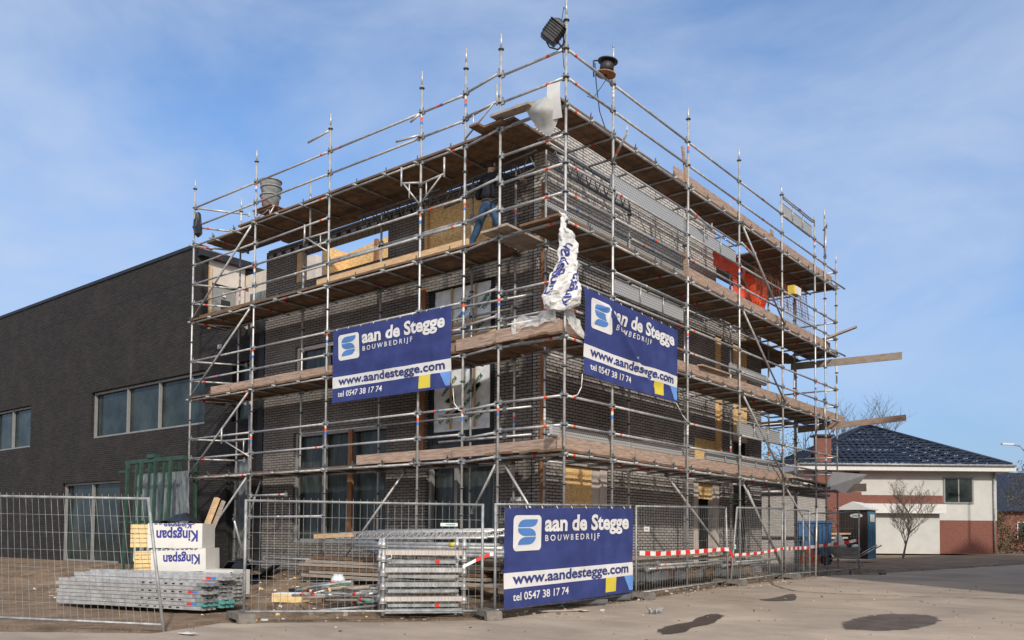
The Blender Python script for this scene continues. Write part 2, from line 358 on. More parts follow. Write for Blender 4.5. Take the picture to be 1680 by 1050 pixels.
def text_mesh(txt, bold=.02, space=1.0, res=3):
    cu = bpy.data.curves.new('lettering', 'FONT'); cu.body = txt; cu.size = 1; cu.offset = bold; cu.resolution_u = res; cu.space_character = space
    ob = bpy.data.objects.new('lettering', cu); COL.objects.link(ob)
    me = bpy.data.meshes.new_from_object(ob.evaluated_get(bpy.context.evaluated_depsgraph_get()))
    vs = [(v.co.x, v.co.y) for v in me.vertices]; fs = [list(p.vertices) for p in me.polygons]
    bpy.data.objects.remove(ob); bpy.data.curves.remove(cu); bpy.data.meshes.remove(me)
    return vs, fs
def add_text(mb, txt, fn, m, box, bold=.02, space=1.0, base=None):
    """box = (u0, u1, v_base, cap_height) in fn's own units; fn maps (u, v) to a point"""
    vs, fs = text_mesh(txt, bold, space); x0 = min(v[0] for v in vs); x1 = max(v[0] for v in vs)
    u0, u1, vb, ch = box; k = mb.mi(m); i0 = len(mb.v)
    for x, y in vs: mb.v.append(V(fn(u0 + (x - x0) / (x1 - x0) * (u1 - u0), vb + y / .70 * ch)))
    for f in fs: mb.face([i0 + i for i in f], k)

# ------------------------------------------------------------------ ground
def gz(x, y):
    l = interp(y, [-4.6, -2.2, .2, 2, 100], [0, .07, .29, .33, .42])
    r = interp(y, [-3, -1, 1.8, 5.6, 10, 30, 90], [0, .05, .14, .235, .28, .40, .5])
    t = min(1, max(0, (-x - .8) / 2.5)); t = t * t * (3 - 2 * t)
    return lerp(r, l, t)
FENCE_PLAN = [(-40, -20), (-9, -12.0), (-1.9, -6.3), (-2.4, -5.0), (.12, -2.1), (.42, 1.85), (.42, 5.7), (.42, 9.2), (.5, 11.2), (1.2, 14.5), (3, 26), (7, 60)]
def inside_site(x, y):
    return x < interp(y, [-20, -12, -6.3, -5, -2.1, 1.85, 14.5, 26, 60], [-40, -9, -1.9, -2.4, .12, .42, 1.2, 3, 7])
def dirt_z(x, y):
    z = gz(x, y)
    if -17 < x < 3 and -7 < y < 16:
        a = .13 if (x < -2.0 and y > -3.6 and y < .6) else .03
        if not inside_site(x + .25, y - .1): a = 0; z -= .006
        z += a * (noise.fractal(V((x * 1.4, y * 1.4, 0)), 1, 2, 4) * .8) + a * .5 * noise.noise(V((x * 5, y * 5, 3)))
    return z
xs = [-900, -300, -120, -60, -35, -25] + [-18 + .16 * i for i in range(int(22 / .16) + 1)] + [6, 10, 16, 30, 60, 150, 400, 900]
ys = [-400, -120, -60, -30, -18, -12] + [-9 + .16 * i for i in range(int(25 / .16) + 1)] + [18, 22, 30, 45, 70, 120, 300, 700, 1500]
g = MB('dirt'); g.grid(len(xs) - 1, len(ys) - 1, lambda i, j: (xs[i], ys[j], dirt_z(xs[i], ys[j])))
tag(g.build('ground'), kind='structure')
# road: a ruled sheet from the fence line outwards
def plan_pts(step=.2):
    pts = []
    for (a, b), (c, d) in zip(FENCE_PLAN[:-1], FENCE_PLAN[1:]):
        n = max(1, int(math.hypot(c - a, d - b) / step)) if math.hypot(c - a, d - b) < 14 else 24
        for i in range(n): pts.append((lerp(a, c, i / n), lerp(b, d, i / n)))
    pts.append(FENCE_PLAN[-1]); return pts
pp = plan_pts(); outs = [(q, q) for q in (0, .1, .35, .8, 1.2, 1.6, 2, 2.4, 2.8, 3.2, 3.6, 4, 4.5, 5, 5.5, 6, 6.6, 7.3, 8, 9, 10.5, 14, 22, 40)]
def road_pt(i, j):
    x, y = pp[i]; t = outs[j][0]
    nx, ny = .80, -.60
    wob = .10 * noise.noise(V((x * 2.3, y * 2.3, 1))) + .05 * noise.noise(V((x * 7, y * 7, 5))) if j == 0 else 0
    X = x + nx * (t + wob); Y = y + ny * (t + wob)
    return (X, Y, gz(X, Y) + (.004 if j else -.004) + (.006 if 0 < j < 23 else 0))
g = MB('road'); g.grid(len(pp) - 1, len(outs) - 1, road_pt)
tag(g.build('road'), kind='structure')
def blob_sheet(name, ctr, pts, m, lift=.018):
    mb = MB(m); n = len(pts); c = V((ctr[0], ctr[1], gz(*ctr) + lift)); mb.v.append(c)
    sm = []
    for i in range(n):
        p0, p1, p2, p3 = (V((*pts[(i + k) % n], 0)) for k in (-1, 0, 1, 2))
        for q in range(6):
            t = q / 6; sm.append(.5 * ((2 * p1) + (p2 - p0) * t + (2 * p0 - 5 * p1 + 4 * p2 - p3) * t * t + (3 * p1 - p0 - 3 * p2 + p3) * t ** 3))
    for p in sm:
        q = 1 + .08 * noise.noise(V((p.x * 4, p.y * 4, 2))); X = ctr[0] + (p.x - ctr[0]) * q; Y = ctr[1] + (p.y - ctr[1]) * q; mb.v.append(V((X, Y, gz(X, Y) + lift)))
    n = len(sm); outer = [mb.v[1 + i] for i in range(n)]
    for q in (.8, .55): mb.v += [V((lerp(ctr[0], p.x, q), lerp(ctr[1], p.y, q), gz(lerp(ctr[0], p.x, q), lerp(ctr[1], p.y, q)) + lift)) for p in outer]
    for i in range(n):
        j = (i + 1) % n
        mb.face([1 + i, 1 + j, 1 + n + j, 1 + n + i], 0, True); mb.face([1 + n + i, 1 + n + j, 1 + 2 * n + j, 1 + 2 * n + i], 0, True); mb.face([0, 1 + 2 * n + i, 1 + 2 * n + j], 0, True)
    o = mb.build(name); at = o.data.attributes.new('wet', 'FLOAT', 'POINT')
    at.data.foreach_set('value', [1.0] + [0.0] * n + [.62] * n + [1.0] * n)
    return tag(o, kind='structure')
blob_sheet('puddle', (2.82, -.9), [(3.02, -2.25), (2.74, -1.9), (2.60, -1.2), (2.66, -.7), (2.52, -.2), (2.46, .5), (2.72, .42), (2.88, -.2), (3.02, -.7), (2.99, -1.3), (3.12, -1.8)], 'puddle_wet')
blob_sheet('puddle', (2.45, 3.3), [(2.15, 2.9), (2.25, 3.4), (2.2, 4.6), (2.6, 3.7), (2.75, 3.1), (2.5, 2.7)], 'damp', .016)
blob_sheet('puddle', (5.0, .9), [(4.6, -.35), (4.4, .3), (4.35, 1.2), (4.6, 1.9), (5.2, 2.1), (5.5, 1.2), (5.4, .2), (5.0, -.3)], 'damp', .016)
mb = MB('damp')
cr = [(-.3 + .55, 8.3), (1.0, 6.6), (1.6, 5.6), (2.1, 5.0), (2.8, 4.9), (3.6, 5.1), (4.6, 5.2), (6, 5.6), (9, 6.5)]
for a, b in zip(cr[:-1], cr[1:]):
    d = V((b[0] - a[0], b[1] - a[1], 0)).normalized(); nrm = V((-d.y, d.x, 0)) * .035
    mb.poly([V((*a, gz(*a) + .017)) - nrm, V((*b, gz(*b) + .017)) - nrm, V((*b, gz(*b) + .017)) + nrm, V((*a, gz(*a) + .017)) + nrm])
o = mb.build('road_seam'); at = o.data.attributes.new('wet', 'FLOAT', 'POINT'); at.data.foreach_set('value', [.35] * len(o.data.vertices)); tag(o, kind='structure')

# ------------------------------------------------------------------ buildings
def wall(mb, axis, c, th, u0, u1, z0, z1, holes, m, mrev=None):
    """slab with openings; axis 'x': front face at y=c looking to -y; axis 'y': front face at x=c looking to +x"""
    us = sorted({u0, u1, *[h[0] for h in holes], *[h[1] for h in holes]}); zs = sorted({z0, z1, *[h[2] for h in holes], *[h[3] for h in holes]})
    us = [u for u in us if u0 <= u <= u1]; zs = [z for z in zs if z0 <= z <= z1]
    def P(u, z, d): return (u, c + d, z) if axis == 'x' else (c - d, u, z)
    def solid(i, j):
        if i < 0 or j < 0 or i >= len(us) - 1 or j >= len(zs) - 1: return False
        u = (us[i] + us[i + 1]) / 2; z = (zs[j] + zs[j + 1]) / 2
        return not any(h[0] < u < h[1] and h[2] < z < h[3] for h in holes)
    for i in range(len(us) - 1):
        for j in range(len(zs) - 1):
            if not solid(i, j): continue
            a, b, z, t = us[i], us[i + 1], zs[j], zs[j + 1]
            mb.poly([P(a, z, 0), P(b, z, 0), P(b, t, 0), P(a, t, 0)], m); mb.poly([P(b, z, th), P(a, z, th), P(a, t, th), P(b, t, th)], mrev or m)
            if not solid(i - 1, j): mb.poly([P(a, z, th), P(a, z, 0), P(a, t, 0), P(a, t, th)], m)
            if not solid(i + 1, j): mb.poly([P(b, z, 0), P(b, z, th), P(b, t, th), P(b, t, 0)], m)
            if not solid(i, j - 1): mb.poly([P(a, z, 0), P(a, z, th), P(b, z, th), P(b, z, 0)], m)
            if not solid(i, j + 1): mb.poly([P(a, t, 0), P(b, t, 0), P(b, t, th), P(a, t, th)], m)
YW, XW = 1.35, -1.35
B = thing('unfinished_building', 'three storey dark brick building under construction wrapped in scaffolding, with boarded and film covered openings', 'building', (-5.8, 6, .3))
mb = MB('brick_new')
wall(mb, 'x', YW, .32, -10.25, XW - .34, .1, 8.52, [(-9.02, -5.72, 1.05, 3.76), (-4.5, -2.62, .95, 6.5), (-9.0, -5.72, 4.8, 5.9), (-9.05, -5.75, 7.52, 8.29), (-4.6, -2.72, 6.95, 8.40)], 'brick_new', 'offwhite')
mb.build('front_wall', B)
mb = MB('brick_side')
wall(mb, 'y', XW, .32, YW, 11.8, .1, 9.36, [(1.96, 3.62, .25, 2.68), (7.56, 9.15, .25, 2.66), (7.63, 9.2, 2.95, 3.76), (8.8, 9.2, 3.76, 6.5), (9.9, 10.95, .6, 2.9), (9.9, 10.95, 3.1, 6.5), (8.85, 11.9, 7.05, 9.4)], 'brick_side', 'offwhite')
k = mb.mi('brick_top_lit')
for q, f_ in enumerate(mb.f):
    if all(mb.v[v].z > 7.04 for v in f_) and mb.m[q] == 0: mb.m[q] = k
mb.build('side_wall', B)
mb = MB('offwhite'); mb.mm((-10.2, 11.48, .1), (XW - .33, 11.78, 7.0)); mb.mm((-10.22, 1.7, .1), (-9.95, 11.46, 6.9)); mb.build('back_wall', B)
mb = MB('concrete')
for z in (.28, 3.72, 6.55): mb.mm((-9.94, 1.68, z), (-1.68, 11.46, z + .22))
mb.build('floor_slab', B)
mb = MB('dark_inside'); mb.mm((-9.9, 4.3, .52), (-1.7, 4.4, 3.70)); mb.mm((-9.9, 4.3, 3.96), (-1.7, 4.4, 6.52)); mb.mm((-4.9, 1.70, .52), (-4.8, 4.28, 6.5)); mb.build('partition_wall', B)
# lintel and top edge ironwork
mb = MB('black_membrane', 'galv_dull')
mb.mm((-10.2, YW - .03, 8.30), (-4.7, YW - .004, 8.42)); 
for x in [-10.1 + .35 * i for i in range(16)]: mb.mm((x, YW - .05, 8.33), (x + .18, YW - .032, 8.40), 'galv_dull')
mb.build('lintel', B)
mb = MB('galv_dull'); mb.mm((-10.2, YW + .02, 8.522), (-1.7, YW + .22, 8.57)); mb.build('wall_tie_strip', B)
mb = MB('brown_wood')
mb.mm((-1.44, YW - .07, .35), (XW - .005, YW - .004, 8.1)); mb.mm((-4.69, YW - .05, 2.9), (-4.53, YW - .004, 6.6)); mb.build('brick_profile', B)
# front: ground floor shop opening with film
def film(mb, x0, x1, z0, z1, y, m='film_dark', amp=.03):
    n, k = 26, 18
    mb.grid(n, k, lambda i, j: (lerp(x0, x1, i / n), y + amp * noise.fractal(V((i * .35 + x0 * 9, j * .11, z0)), 1, 2, 3), lerp(z0, z1, j / k)), m)
f = MB('frame_grey')
for x in (-9.0, -7.98, -5.76): f.mm((x, YW + .06, 1.06), (x + .09, YW + .16, 3.75))
f.mm((-9.0, YW + .07, 1.06), (-5.7, YW + .15, 1.16)); f.mm((-9.0, YW + .07, 3.66), (-5.7, YW + .15, 3.745))
W = f.build('window', B)
f = MB('film_dark'); film(f, -8.95, -5.74, 1.12, 3.7, YW + .2, amp=.012); f.build('film', W)
f = MB('glass_dark'); f.mm((-8.95, YW + .24, 1.1), (-5.74, YW + .26, 3.7)); f.build('pane', W)
f = MB('brown_wood'); f.mm((-7.02, YW + .02, .9), (-6.88, YW + .09, 3.74)); f.build('prop_timber', W)
f = MB('frame_grey')
for x in (-4.48, -3.75, -2.71): f.mm((x, YW + .08, .97), (x + .08, YW + .18, 2.72))
f.mm((-4.48, YW + .09, 2.72), (-2.63, YW + .17, 2.8)); f.mm((-4.48, YW + .09, .96), (-2.63, YW + .17, 1.04))
W = f.build('window', B)
f = MB('film_dark'); film(f, -4.4, -2.65, 1.0, 2.75, YW + .21, amp=.012); f.build('film', W)
f = MB('glass_dark'); f.mm((-4.45, YW + .25, 1.0), (-2.65, YW + .27, 2.75)); f.build('pane', W)
f = MB('frame_pale')
for x in (-9.0, -7.93, -6.85, -5.8): f.mm((x, YW + .06, 4.8), (x + .09, YW + .16, 5.89))
f.mm((-9.0, YW + .07, 5.8), (-5.73, YW + .15, 5.885)); f.mm((-9.0, YW + .07, 4.81), (-5.73, YW + .15, 4.89))
W = f.build('window', B)
f = MB('film_dark'); film(f, -8.95, -5.74, 4.84, 5.85, YW + .18, amp=.015); f.build('film', W)
f = MB('glass_dark'); f.mm((-8.95, YW + .22, 4.84), (-5.74, YW + .24, 5.85)); f.build('pane', W)
# tall opening: black membrane, foil insulation with green print
f = MB('black_membrane'); f.mm((-4.49, YW + .20, 2.84), (-2.63, YW + .24, 6.49)); f.mm((-4.49, YW + .05, 2.82), (-4.36, YW + .2, 6.49)); f.mm((-2.78, YW + .05, 2.82), (-2.63, YW + .2, 6.49)); f.mm((-4.355, YW + .06, 2.82), (-2.785, YW + .19, 3.45)); f.build('membrane', B)
f = MB('foil'); n = 20
f.grid(12, 30, lambda i, j: (lerp(-4.355, -2.785, i / 12), YW + .085 + .012 * noise.noise(V((i * .8, j * .6, 7))), lerp(3.46, 6.48, j / 30)))
PN = f.build('insulation_panel', B)
f = MB('green_print')
prints = [('Kingspan', -4.15, 3.62, 45), ('Therma', -3.95, 3.58, 45), ('Kingspan', -3.42, 3.60, 45), ('Therma', -3.12, 3.62, 45), ('Kingspan', -3.05, 4.60, 225), ('Therma', -3.3, 4.55, 225), ('Kingspan', -3.75, 4.62, 225), ('Therma', -4.0, 4.6, 45),
          ('Kingspan', -3.45, 3.95, 45), ('Kingspan', -4.2, 5.55, 45), ('Therma', -4.05, 5.45, 45), ('Kingspan', -3.7, 5.75, 45), ('Therma', -3.45, 5.7, 45), ('Kingspan', -3.1, 5.95, 45), ('Therma', -2.98, 5.88, 45), ('Kingspan', -3.02, 5.7, 225), ('Therma', -3.2, 5.66, 225), ('Therma', -3.7, 5.0, 45)]
for s, x, z, a in prints:
    ca, sa = math.cos(R(a)), math.sin(R(a)); ln = .066 * len(s)
    def fn(u, v, x=x, z=z, ca=ca, sa=sa): return (min(-2.79, max(-4.35, x + u * ca - v * sa)), YW + .062, min(6.44, max(3.53, z + u * sa + v * ca)))
    add_text(f, s, fn, None, (0, ln, 0, .085), bold=.03)
for x, z in ((-3.9, 4.1), (-3.55, 5.55), (-3.2, 4.3), (-3.75, 3.8), (-3.45, 6.15)):
    for k in range(4):
        f.poly([(x - .13 + .05 * k, YW + .061, z + .02 * k), (x - .02 + .05 * k, YW + .061, z + .06 + .02 * k), (x + .05 + .04 * k, YW + .061, z - .04 + .03 * k), (x - .05 + .05 * k, YW + .061, z - .05 + .02 * k)][::1])
f.build('print', PN)
f = MB('fresh_wood')
for x in (-3.86, -3.2): f.mm((x, YW + .03, 3.5), (x + .035, YW + .057, 6.48))
f.mm((-3.9, YW - .02, 5.35), (-2.6, YW + .025, 5.43)); f.mm((-3.7, YW - .06, 5.62), (-2.7, YW - .025, 5.70)); f.build('batten', B)
# third floor OSB
f = MB('osb'); f.mm((-4.58, YW + .06, 6.97), (-2.73, YW + .09, 8.60)); f.build('osb_board', B)
f = MB('fresh_wood'); f.mm((-4.60, YW - .02, 6.96), (-4.52, YW + .055, 8.4)); f.build('batten', B)
f = MB('osb'); f.poly([(-8.55, 2.6, 7.3), (-6.1, 2.6, 7.3), (-6.1, 2.6, 8.05), (-7.0, 2.6, 8.62), (-8.55, 2.6, 8.5)]); f.poly([(-8.55, 2.63, 7.3), (-8.55, 2.63, 8.5), (-7.0, 2.63, 8.62), (-6.1, 2.63, 8.05), (-6.1, 2.63, 7.3)]); f.mm((-8.58, 1.8, 6.8), (-8.55, 2.7, 8.5)); f.build('osb_board', B)
f = MB('brown_wood'); f.mm((-7.45, 2.5, 6.8), (-7.35, 2.58, 8.6)); f.build('prop_timber', B)
f = MB('fresh_wood'); f.mm((-9.05, YW + .03, 7.53), (-8.86, YW + .2, 8.28)); f.build('batten', B)
# side: ground floor OSB opening, door, stairwell boards
f = MB('osb'); f.mm((XW - .09, 1.97, .26), (XW - .05, 3.07, 2.2)); f.mm((XW - .05, 2.03, 2.02), (XW - .025, 3.0, 2.5)); f.mm((XW - .10, 1.97, 2.201), (XW - .06, 3.07, 2.67)); f.build('osb_board', B)
f = MB('frame_pale'); f.mm((XW - .22, 3.08, .26), (XW - .06, 3.33, 2.67)); f.mm((XW - .22, 3.34, .26), (XW - .03, 3.61, 2.67)); f.build('door_frame', B)
f = MB('frame_pale'); f.mm((XW - .2, 7.68, .26), (XW - .05, 7.93, 2.65)); f.mm((XW - .2, 8.78, .26), (XW - .05, 9.12, 2.65)); DF = f.build('door_frame', B)
f = MB('osb'); f.mm((XW - .16, 7.94, 2.25), (XW - .12, 8.77, 2.64)); f.mm((XW - .5, 8.3, .3), (XW - .45, 8.77, 1.5)); f.build('osb_board', DF)
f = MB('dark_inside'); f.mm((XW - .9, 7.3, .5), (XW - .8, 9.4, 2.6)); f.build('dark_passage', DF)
f = MB('slate'); f.mm((XW + .004, 7.5, .28), (XW + .09, 9.2, .62)); f.build('door_sill', DF)
f = MB('osb'); f.mm((XW - .06, 7.64, 2.96), (XW - .03, 8.79, 3.75)); f.mm((XW - .06, 8.81, 2.96), (XW - .03, 9.19, 6.49)); f.build('osb_board', B)
f = MB('fresh_wood'); f.mm((XW - .028, 9.08, 2.97), (XW + .03, 9.14, 5.6)); f.build('prop_timber', B)
f = MB('osb'); f.mm((XW - .06, 9.92, 3.98), (XW - .03, 10.86, 6.48)); f.build('osb_board', B)
f = MB('frame_pale'); f.mm((XW - .2, 9.91, 3.88), (XW - .04, 10.94, 3.975)); f.mm((XW - .2, 10.865, 3.98), (XW - .08, 10.945, 6.48)); f.build('window_frame', B)
for z0, z1 in ((.62, 2.88), (3.12, 3.86)):
    f = MB('black_membrane')
    f.mm((XW - .2, 9.91, z0), (XW - .12, 9.98, z1)); f.mm((XW - .2, 10.87, z0), (XW - .12, 10.94, z1)); f.mm((XW - .2, 9.98, z0 + (z1 - z0) * .6), (XW - .12, 10.87, z0 + (z1 - z0) * .6 + .06)); W = f.build('window', B)
    f = MB('glass_dark'); f.mm((XW - .21, 9.98, z0), (XW - .19, 10.87, z1)); f.build('pane', W)
f = MB('white_paint'); f.mm((-2.18, YW - .02, 1.95), (-1.93, YW - .004, 2.03)); f.build('vent_grille', B)

# neighbour: finished dark brick block
D = thing('dark_brick_block', 'finished dark brown brick block with flat roof and wide horizontal window', 'building', (-22, 6, .3))
mb = MB('brick_dark'); wall(mb, 'x', YW, .35, -44, -13.52, .1, 9.36, [(-27.5, -24, 4.3, 5.8), (-19.5, -12.96, 4.3, 5.8), (-21.4, -17.5, .3, 2.9)], 'brick_dark')
wall(mb, 'x', YW + .003, .35, -13.515, -10.28, .1, 6.93, [(-13.6, -12.96, 4.3, 5.8), (-11.68, -10.76, 4.25, 5.82), (-11.85, -10.80, .35, 3.35)], 'brick_dark')
mb.build('front_wall', D)
mb = MB('plaster', 'brick_dark'); wall(mb, 'y', -13.5, .34, 1.72, 2.95, 6.96, 9.36, [(1.78, 2.72, 6.97, 8.46)], 'plaster'); mb.mm((-13.56, 1.36, 6.94), (-13.48, 1.715, 9.3), 'brick_dark'); mb.build('end_wall', D)
mb = MB('plaster', 'film_grey'); mb.mm((-13.48, 2.96, 6.96), (-10.26, 3.15, 8.9)); mb.mm((-13.2, 2.93, 6.97), (-11.0, 2.957, 8.3), 'film_grey'); mb.build('recess_wall', D)
mb = MB('black_membrane'); mb.mm((-44, YW - .03, 9.362), (-13.5, YW + .5, 9.46)); mb.mm((-13.5, 1.36, 9.10), (-13.3, 3.2, 9.3)); mb.mm((-44, YW - .004, 8.455), (-13.52, YW - .001, 8.475)); mb.build('roof_edge', D)
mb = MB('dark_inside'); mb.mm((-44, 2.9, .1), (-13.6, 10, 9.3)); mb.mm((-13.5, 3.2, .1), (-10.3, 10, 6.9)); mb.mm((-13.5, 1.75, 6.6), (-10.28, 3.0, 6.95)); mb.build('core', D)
def glaz(x0, x1, z0, z1, mull, m='frame_grey', pm='glass_dark', y=YW):
    f = MB(m); w_ = .07
    for x in [x0 + .01] + mull + [x1 - w_ - .01]: f.mm((x, y + .1, z0), (x + w_, y + .18, z1))
    f.mm((x0 + .01, y + .11, z1 - .075), (x1 - .01, y + .17, z1 - .01)); f.mm((x0 + .01, y + .11, z0 + .01), (x1 - .01, y + .17, z0 + .07)); W_ = f.build('window', D)
    f = MB(pm); f.mm((x0 + .03, y + .2, z0 + .02), (x1 - .03, y + .22, z1 - .02)); f.build('pane', W_); return W_
glaz(-19.5, -12.96, 4.3, 5.8, [-17.4, -15.55]); glaz(-27.5, -24, 4.3, 5.8, [-25.8]); glaz(-11.68, -10.76, 4.25, 5.82, [], 'black_membrane')
glaz(-21.4, -17.5, .3, 2.9, [-19.5])
Wd = glaz(-11.85, -10.8, .35, 3.35, [], 'black_membrane', 'film_grey')
f = MB('fresh_wood'); f.mm((-13.49, 1.73, 6.97), (-13.42, 1.80, 8.9)); f.build('batten', D)
f = MB('frame_grey'); f.mm((-13.66, 1.85, 6.98), (-13.58, 2.68, 8.42)); f.mm((-13.575, 1.86, 7.0), (-13.55, 2.05, 8.3)); W = f.build('window', D)
f = MB('glass_dark'); f.mm((-13.57, 2.2, 7.0), (-13.555, 2.5, 8.05)); f.build('pane', W)
f = MB('white_paint'); f.mm((-13.548, 2.24, 8.13), (-13.54, 2.34, 8.25)); f.build('sticker', W)
f = MB('galv_dull'); f.tube((-10.72, YW - .07, .4), (-10.72, YW - .07, 6.9), .05, n=10)
for z in (1.2, 3.2, 5.2): f.mm((-10.79, YW - .08, z), (-10.65, YW - .003, z + .05))
f.build('downpipe', D)
f = MB('black_membrane'); f.mm((-10.5, YW - .012, .3), (-10.27, YW - .002, 6.9)); f.build('joint_strip', D)
f = MB('galv_dull'); f.mm((-12.2, YW - .13, 6.25), (-12.0, YW - .004, 6.37)); f.build('wall_lamp', D)

# ------------------------------------------------------------------ scaffolding
def bands(mb, a, b, where, r=.0262):
    a = V(a); b = V(b); d = (b - a).normalized(); L_ = (b - a).length
    for t, m in where:
        if t < 0: t = L_ + t
        mb.tube(a + d * t, a + d * (t + .07), r, m, 8, caps=False)
def standard(parent, x, y, z1, z0=None, lean=(0, 0), top=True, cups=True):
    mb = MB('galv', 'rosette', 'band_orange', 'band_blue', 'white_paint')
    zb = (gz(x, y) if z0 is None else z0)
    P = lambda z: V((x + lean[0] * (z - 2.66), y + lean[1] * (z - 2.66), z))
    mb.tube(P(zb + .05), P(z1 - .28 if top else z1), .0242)
    if top: mb.tube(P(z1 - .28), P(z1), .0185)
    if z0 is None: mb.tube(P(zb + .02), P(zb + .3), .019, 'rosette'); mb.box((x, y, zb + .012), (.15, .15, .02), 'rosette')
    z = 2.66 - 5 * .5
    while z < z1 - .2:
        if z > zb + .2 and cups:
            mb.tube(P(z - .006), P(z + .006), .056, 'rosette', 10); mb.tube(P(z - .025), P(z + .025), .029, 'rosette', 8)
        z += .5
    z = 3.42
    while z < z1 - .5:
        if z > zb and random.random() < .45:
            k = random.choice([('band_blue', 'white_paint', 'band_orange'), ('white_paint', 'white_paint', 'white_paint'), ('band_blue', 'band_orange', 'white_paint')])
            for q in range(3): mb.tube(P(z + q * .075), P(z + q * .075 + .06), .0256, k[q], 8, caps=False)
        z += 2
    return mb.build('standard', parent)
def ledger(parent, a, b, name='ledger', band=None, r=.0242, heads=True):
    a = V(a); b = V(b); d = (b - a).normalized(); mb = MB('galv', 'galv_dull', 'band_orange', 'band_red', 'band_blue', 'white_paint')
    L_ = (b - a).length
    mb.tube(a + d * .05, b - d * .05, r)
    if heads:
        rot = Matrix((d, V((0, 0, 1)).cross(d), V((0, 0, 1)))).transposed()
        for p, s_ in ((a, 1), (b, -1)):
            mb.box(p + d * s_ * .055, (.06, .045, .085), 'galv_dull', rot); mb.box(p + d * s_ * .05 + V((0, 0, .04)), (.02, .012, .11), 'rosette', rot)
    if band is None:
        q = random.random()
        if q < .22: band = [(.25, 'band_orange')]
        elif q < .36: band = [(L_ / 2, 'band_blue'), (L_ / 2 + .08, 'band_orange')]
        elif q < .46: band = [(L_ * .4, 'white_paint')]
        elif q < .56: band = [(-.35, 'band_orange')]
        else: band = []
    bands(mb, a, b, band); return mb.build(name, parent)
def coupler(mb, p, s=1.0):
    p = V(p); mb.box(p, (.075 * s, .075 * s, .085 * s), 'rosette'); mb.tube(p + V((0, 0, .03)), p + V((.05, -.05, .10)), .011, 'rosette', 6); mb.box(p + V((-.03, .03, .06)), (.05, .03, .03), 'rosette'); mb.tube(p + V((-.05, .0, .02)), p + V((.06, .0, .05)), .01, 'rosette', 6)
def planks_x(parent, x0, x1, ys, z, w_=.215, jit=.12, m='deck_wood', name='deck'):
    mb = MB(m)
    for y in ys:
        a = x0 - random.uniform(0, jit); b = x1 + random.uniform(0, jit); dz = random.uniform(-.004, .012); tl = random.uniform(-.01, .01)
        mb.beam((a, y, z + dz - tl), (b, y + random.uniform(-.006, .006), z + dz + tl), w_, .042)
    return mb.build(name, parent)
def planks_y(parent, y0, y1, xs_, z, w_=.215, jit=.12, m='deck_wood', name='deck', j0=None):
    mb = MB(m)
    for x in xs_:
        a = y0 - random.uniform(0, jit if j0 is None else j0); b = y1 + random.uniform(0, jit); dz = random.uniform(-.004, .012); tl = random.uniform(-.01, .01)
        mb.beam((x, a, z + dz - tl), (x + random.uniform(-.006, .006), b, z + dz + tl), w_, .042)
    return mb.build(name, parent)
LV = [2.66, 4.66, 6.66, 8.66]
SL = thing('scaffold', 'galvanised tube scaffold along the long front wall, holding the left banner and stacked buckets', 'scaffold', (-6.8, .55, .3), 0, 'scaffold faces around the building')
LX = [-2.38, -3.54, -6.31, -9.0, -11.64]; YO, YI = .10, 1.0
tops = [10.55, 10.5, 10.5, 10.45, 10.4]
for x, t in zip(LX, tops): standard(SL, x, YO, t, lean=(.0008, 0))
LI = [-1.85, -2.95, -5.6, -8.3, -10.9]
for x in LI: standard(SL, x, YI, 8.45 if x > -10 else 10.0)
for i in range(4):
    a, b = LX[i], LX[i + 1]
    for k, z in enumerate(LV):
        for dz in (0, .5, 1.0):
            if k == 3 and dz and i == 0: continue
            if k == 0 and dz == .5 and i == 0: pass
            ledger(SL, (a, YO, z + dz), (b, YO, z + dz))
        if k < 3: ledger(SL, (LI[i], YI, z), (LI[i + 1], YI, z), band=[])
        if k in (0, 2) and i in (1, 2): ledger(SL, (LI[i], YI, z + 1.0), (LI[i + 1], YI, z + 1.0), band=[])
# short ledgers between the two faces, set a little off height
for z in (3.1, 3.62, 5.22, 5.72, 7.2, 7.75, 9.2, 9.7, 2.66, 4.66, 6.66, 8.66): ledger(SL, (-1.44, 0, z + .03), (-2.38, YO, z - .02), band=[])
for z in (9.16, 9.66): ledger(SL, (LX[0], YO, z), (LX[1], YO, z))
for z in (5.22, 5.72, 3.1, 3.62):
    mb = MB('galv'); mb.tube((-3.3, .45, z), (-1.25, .75, z + .05), .0242); coupler(mb, (-1.8, .67, z + .03)); mb.build('ledger', SL)
# low rails, left bay
ledger(SL, (-9.0, YO, 2.16), (-7.6, YO, 2.16), band=[(-.3, 'band_red')]); ledger(SL, (-9.0, YO, 1.66), (-6.31, YO, 1.66)); ledger(SL, (-9.0, YO, .62), (-2.38, YO, .55)); ledger(SL, (-9, .5, .7), (-6.3, .5, .7))
for i in range(3):
    ledger(SL, (LI[i], YI, 7.62), (LI[i + 1], YI, 7.62)); ledger(SL, (LI[i], YI, 5.66), (LI[i + 1], YI, 5.66), band=[])
    ledger(SL, (LX[i + 1], YO + .02, 8.2), (LX[i + 2] if i < 3 else LX[4], YO + .02, 8.16)) if i else None
def girder(parent, a, b, h=.4, m='galv_dull'):
    a = V(a); b = V(b); mb = MB(m); up = V((0, 0, h)); mb.tube(a, b, .024); mb.tube(a + up, b + up, .024); n = max(2, int((b - a).length / .32))
    for i in range(n): p = lerp(a, b, i / n); q = lerp(a, b, (i + .5) / n); z_ = lerp(a, b, (i + 1) / n); mb.tube(p, q + up, .012); mb.tube(q + up, z_, .012)
    return mb.build('lattice_girder', parent)
girder(SL, (-3.7, .98, 8.05), (-1.3, .9, 8.2), .36, 'rosette'); girder(SL, (-6.3, .95, 8.1), (-3.8, .95, 8.1), .36, 'rosette')
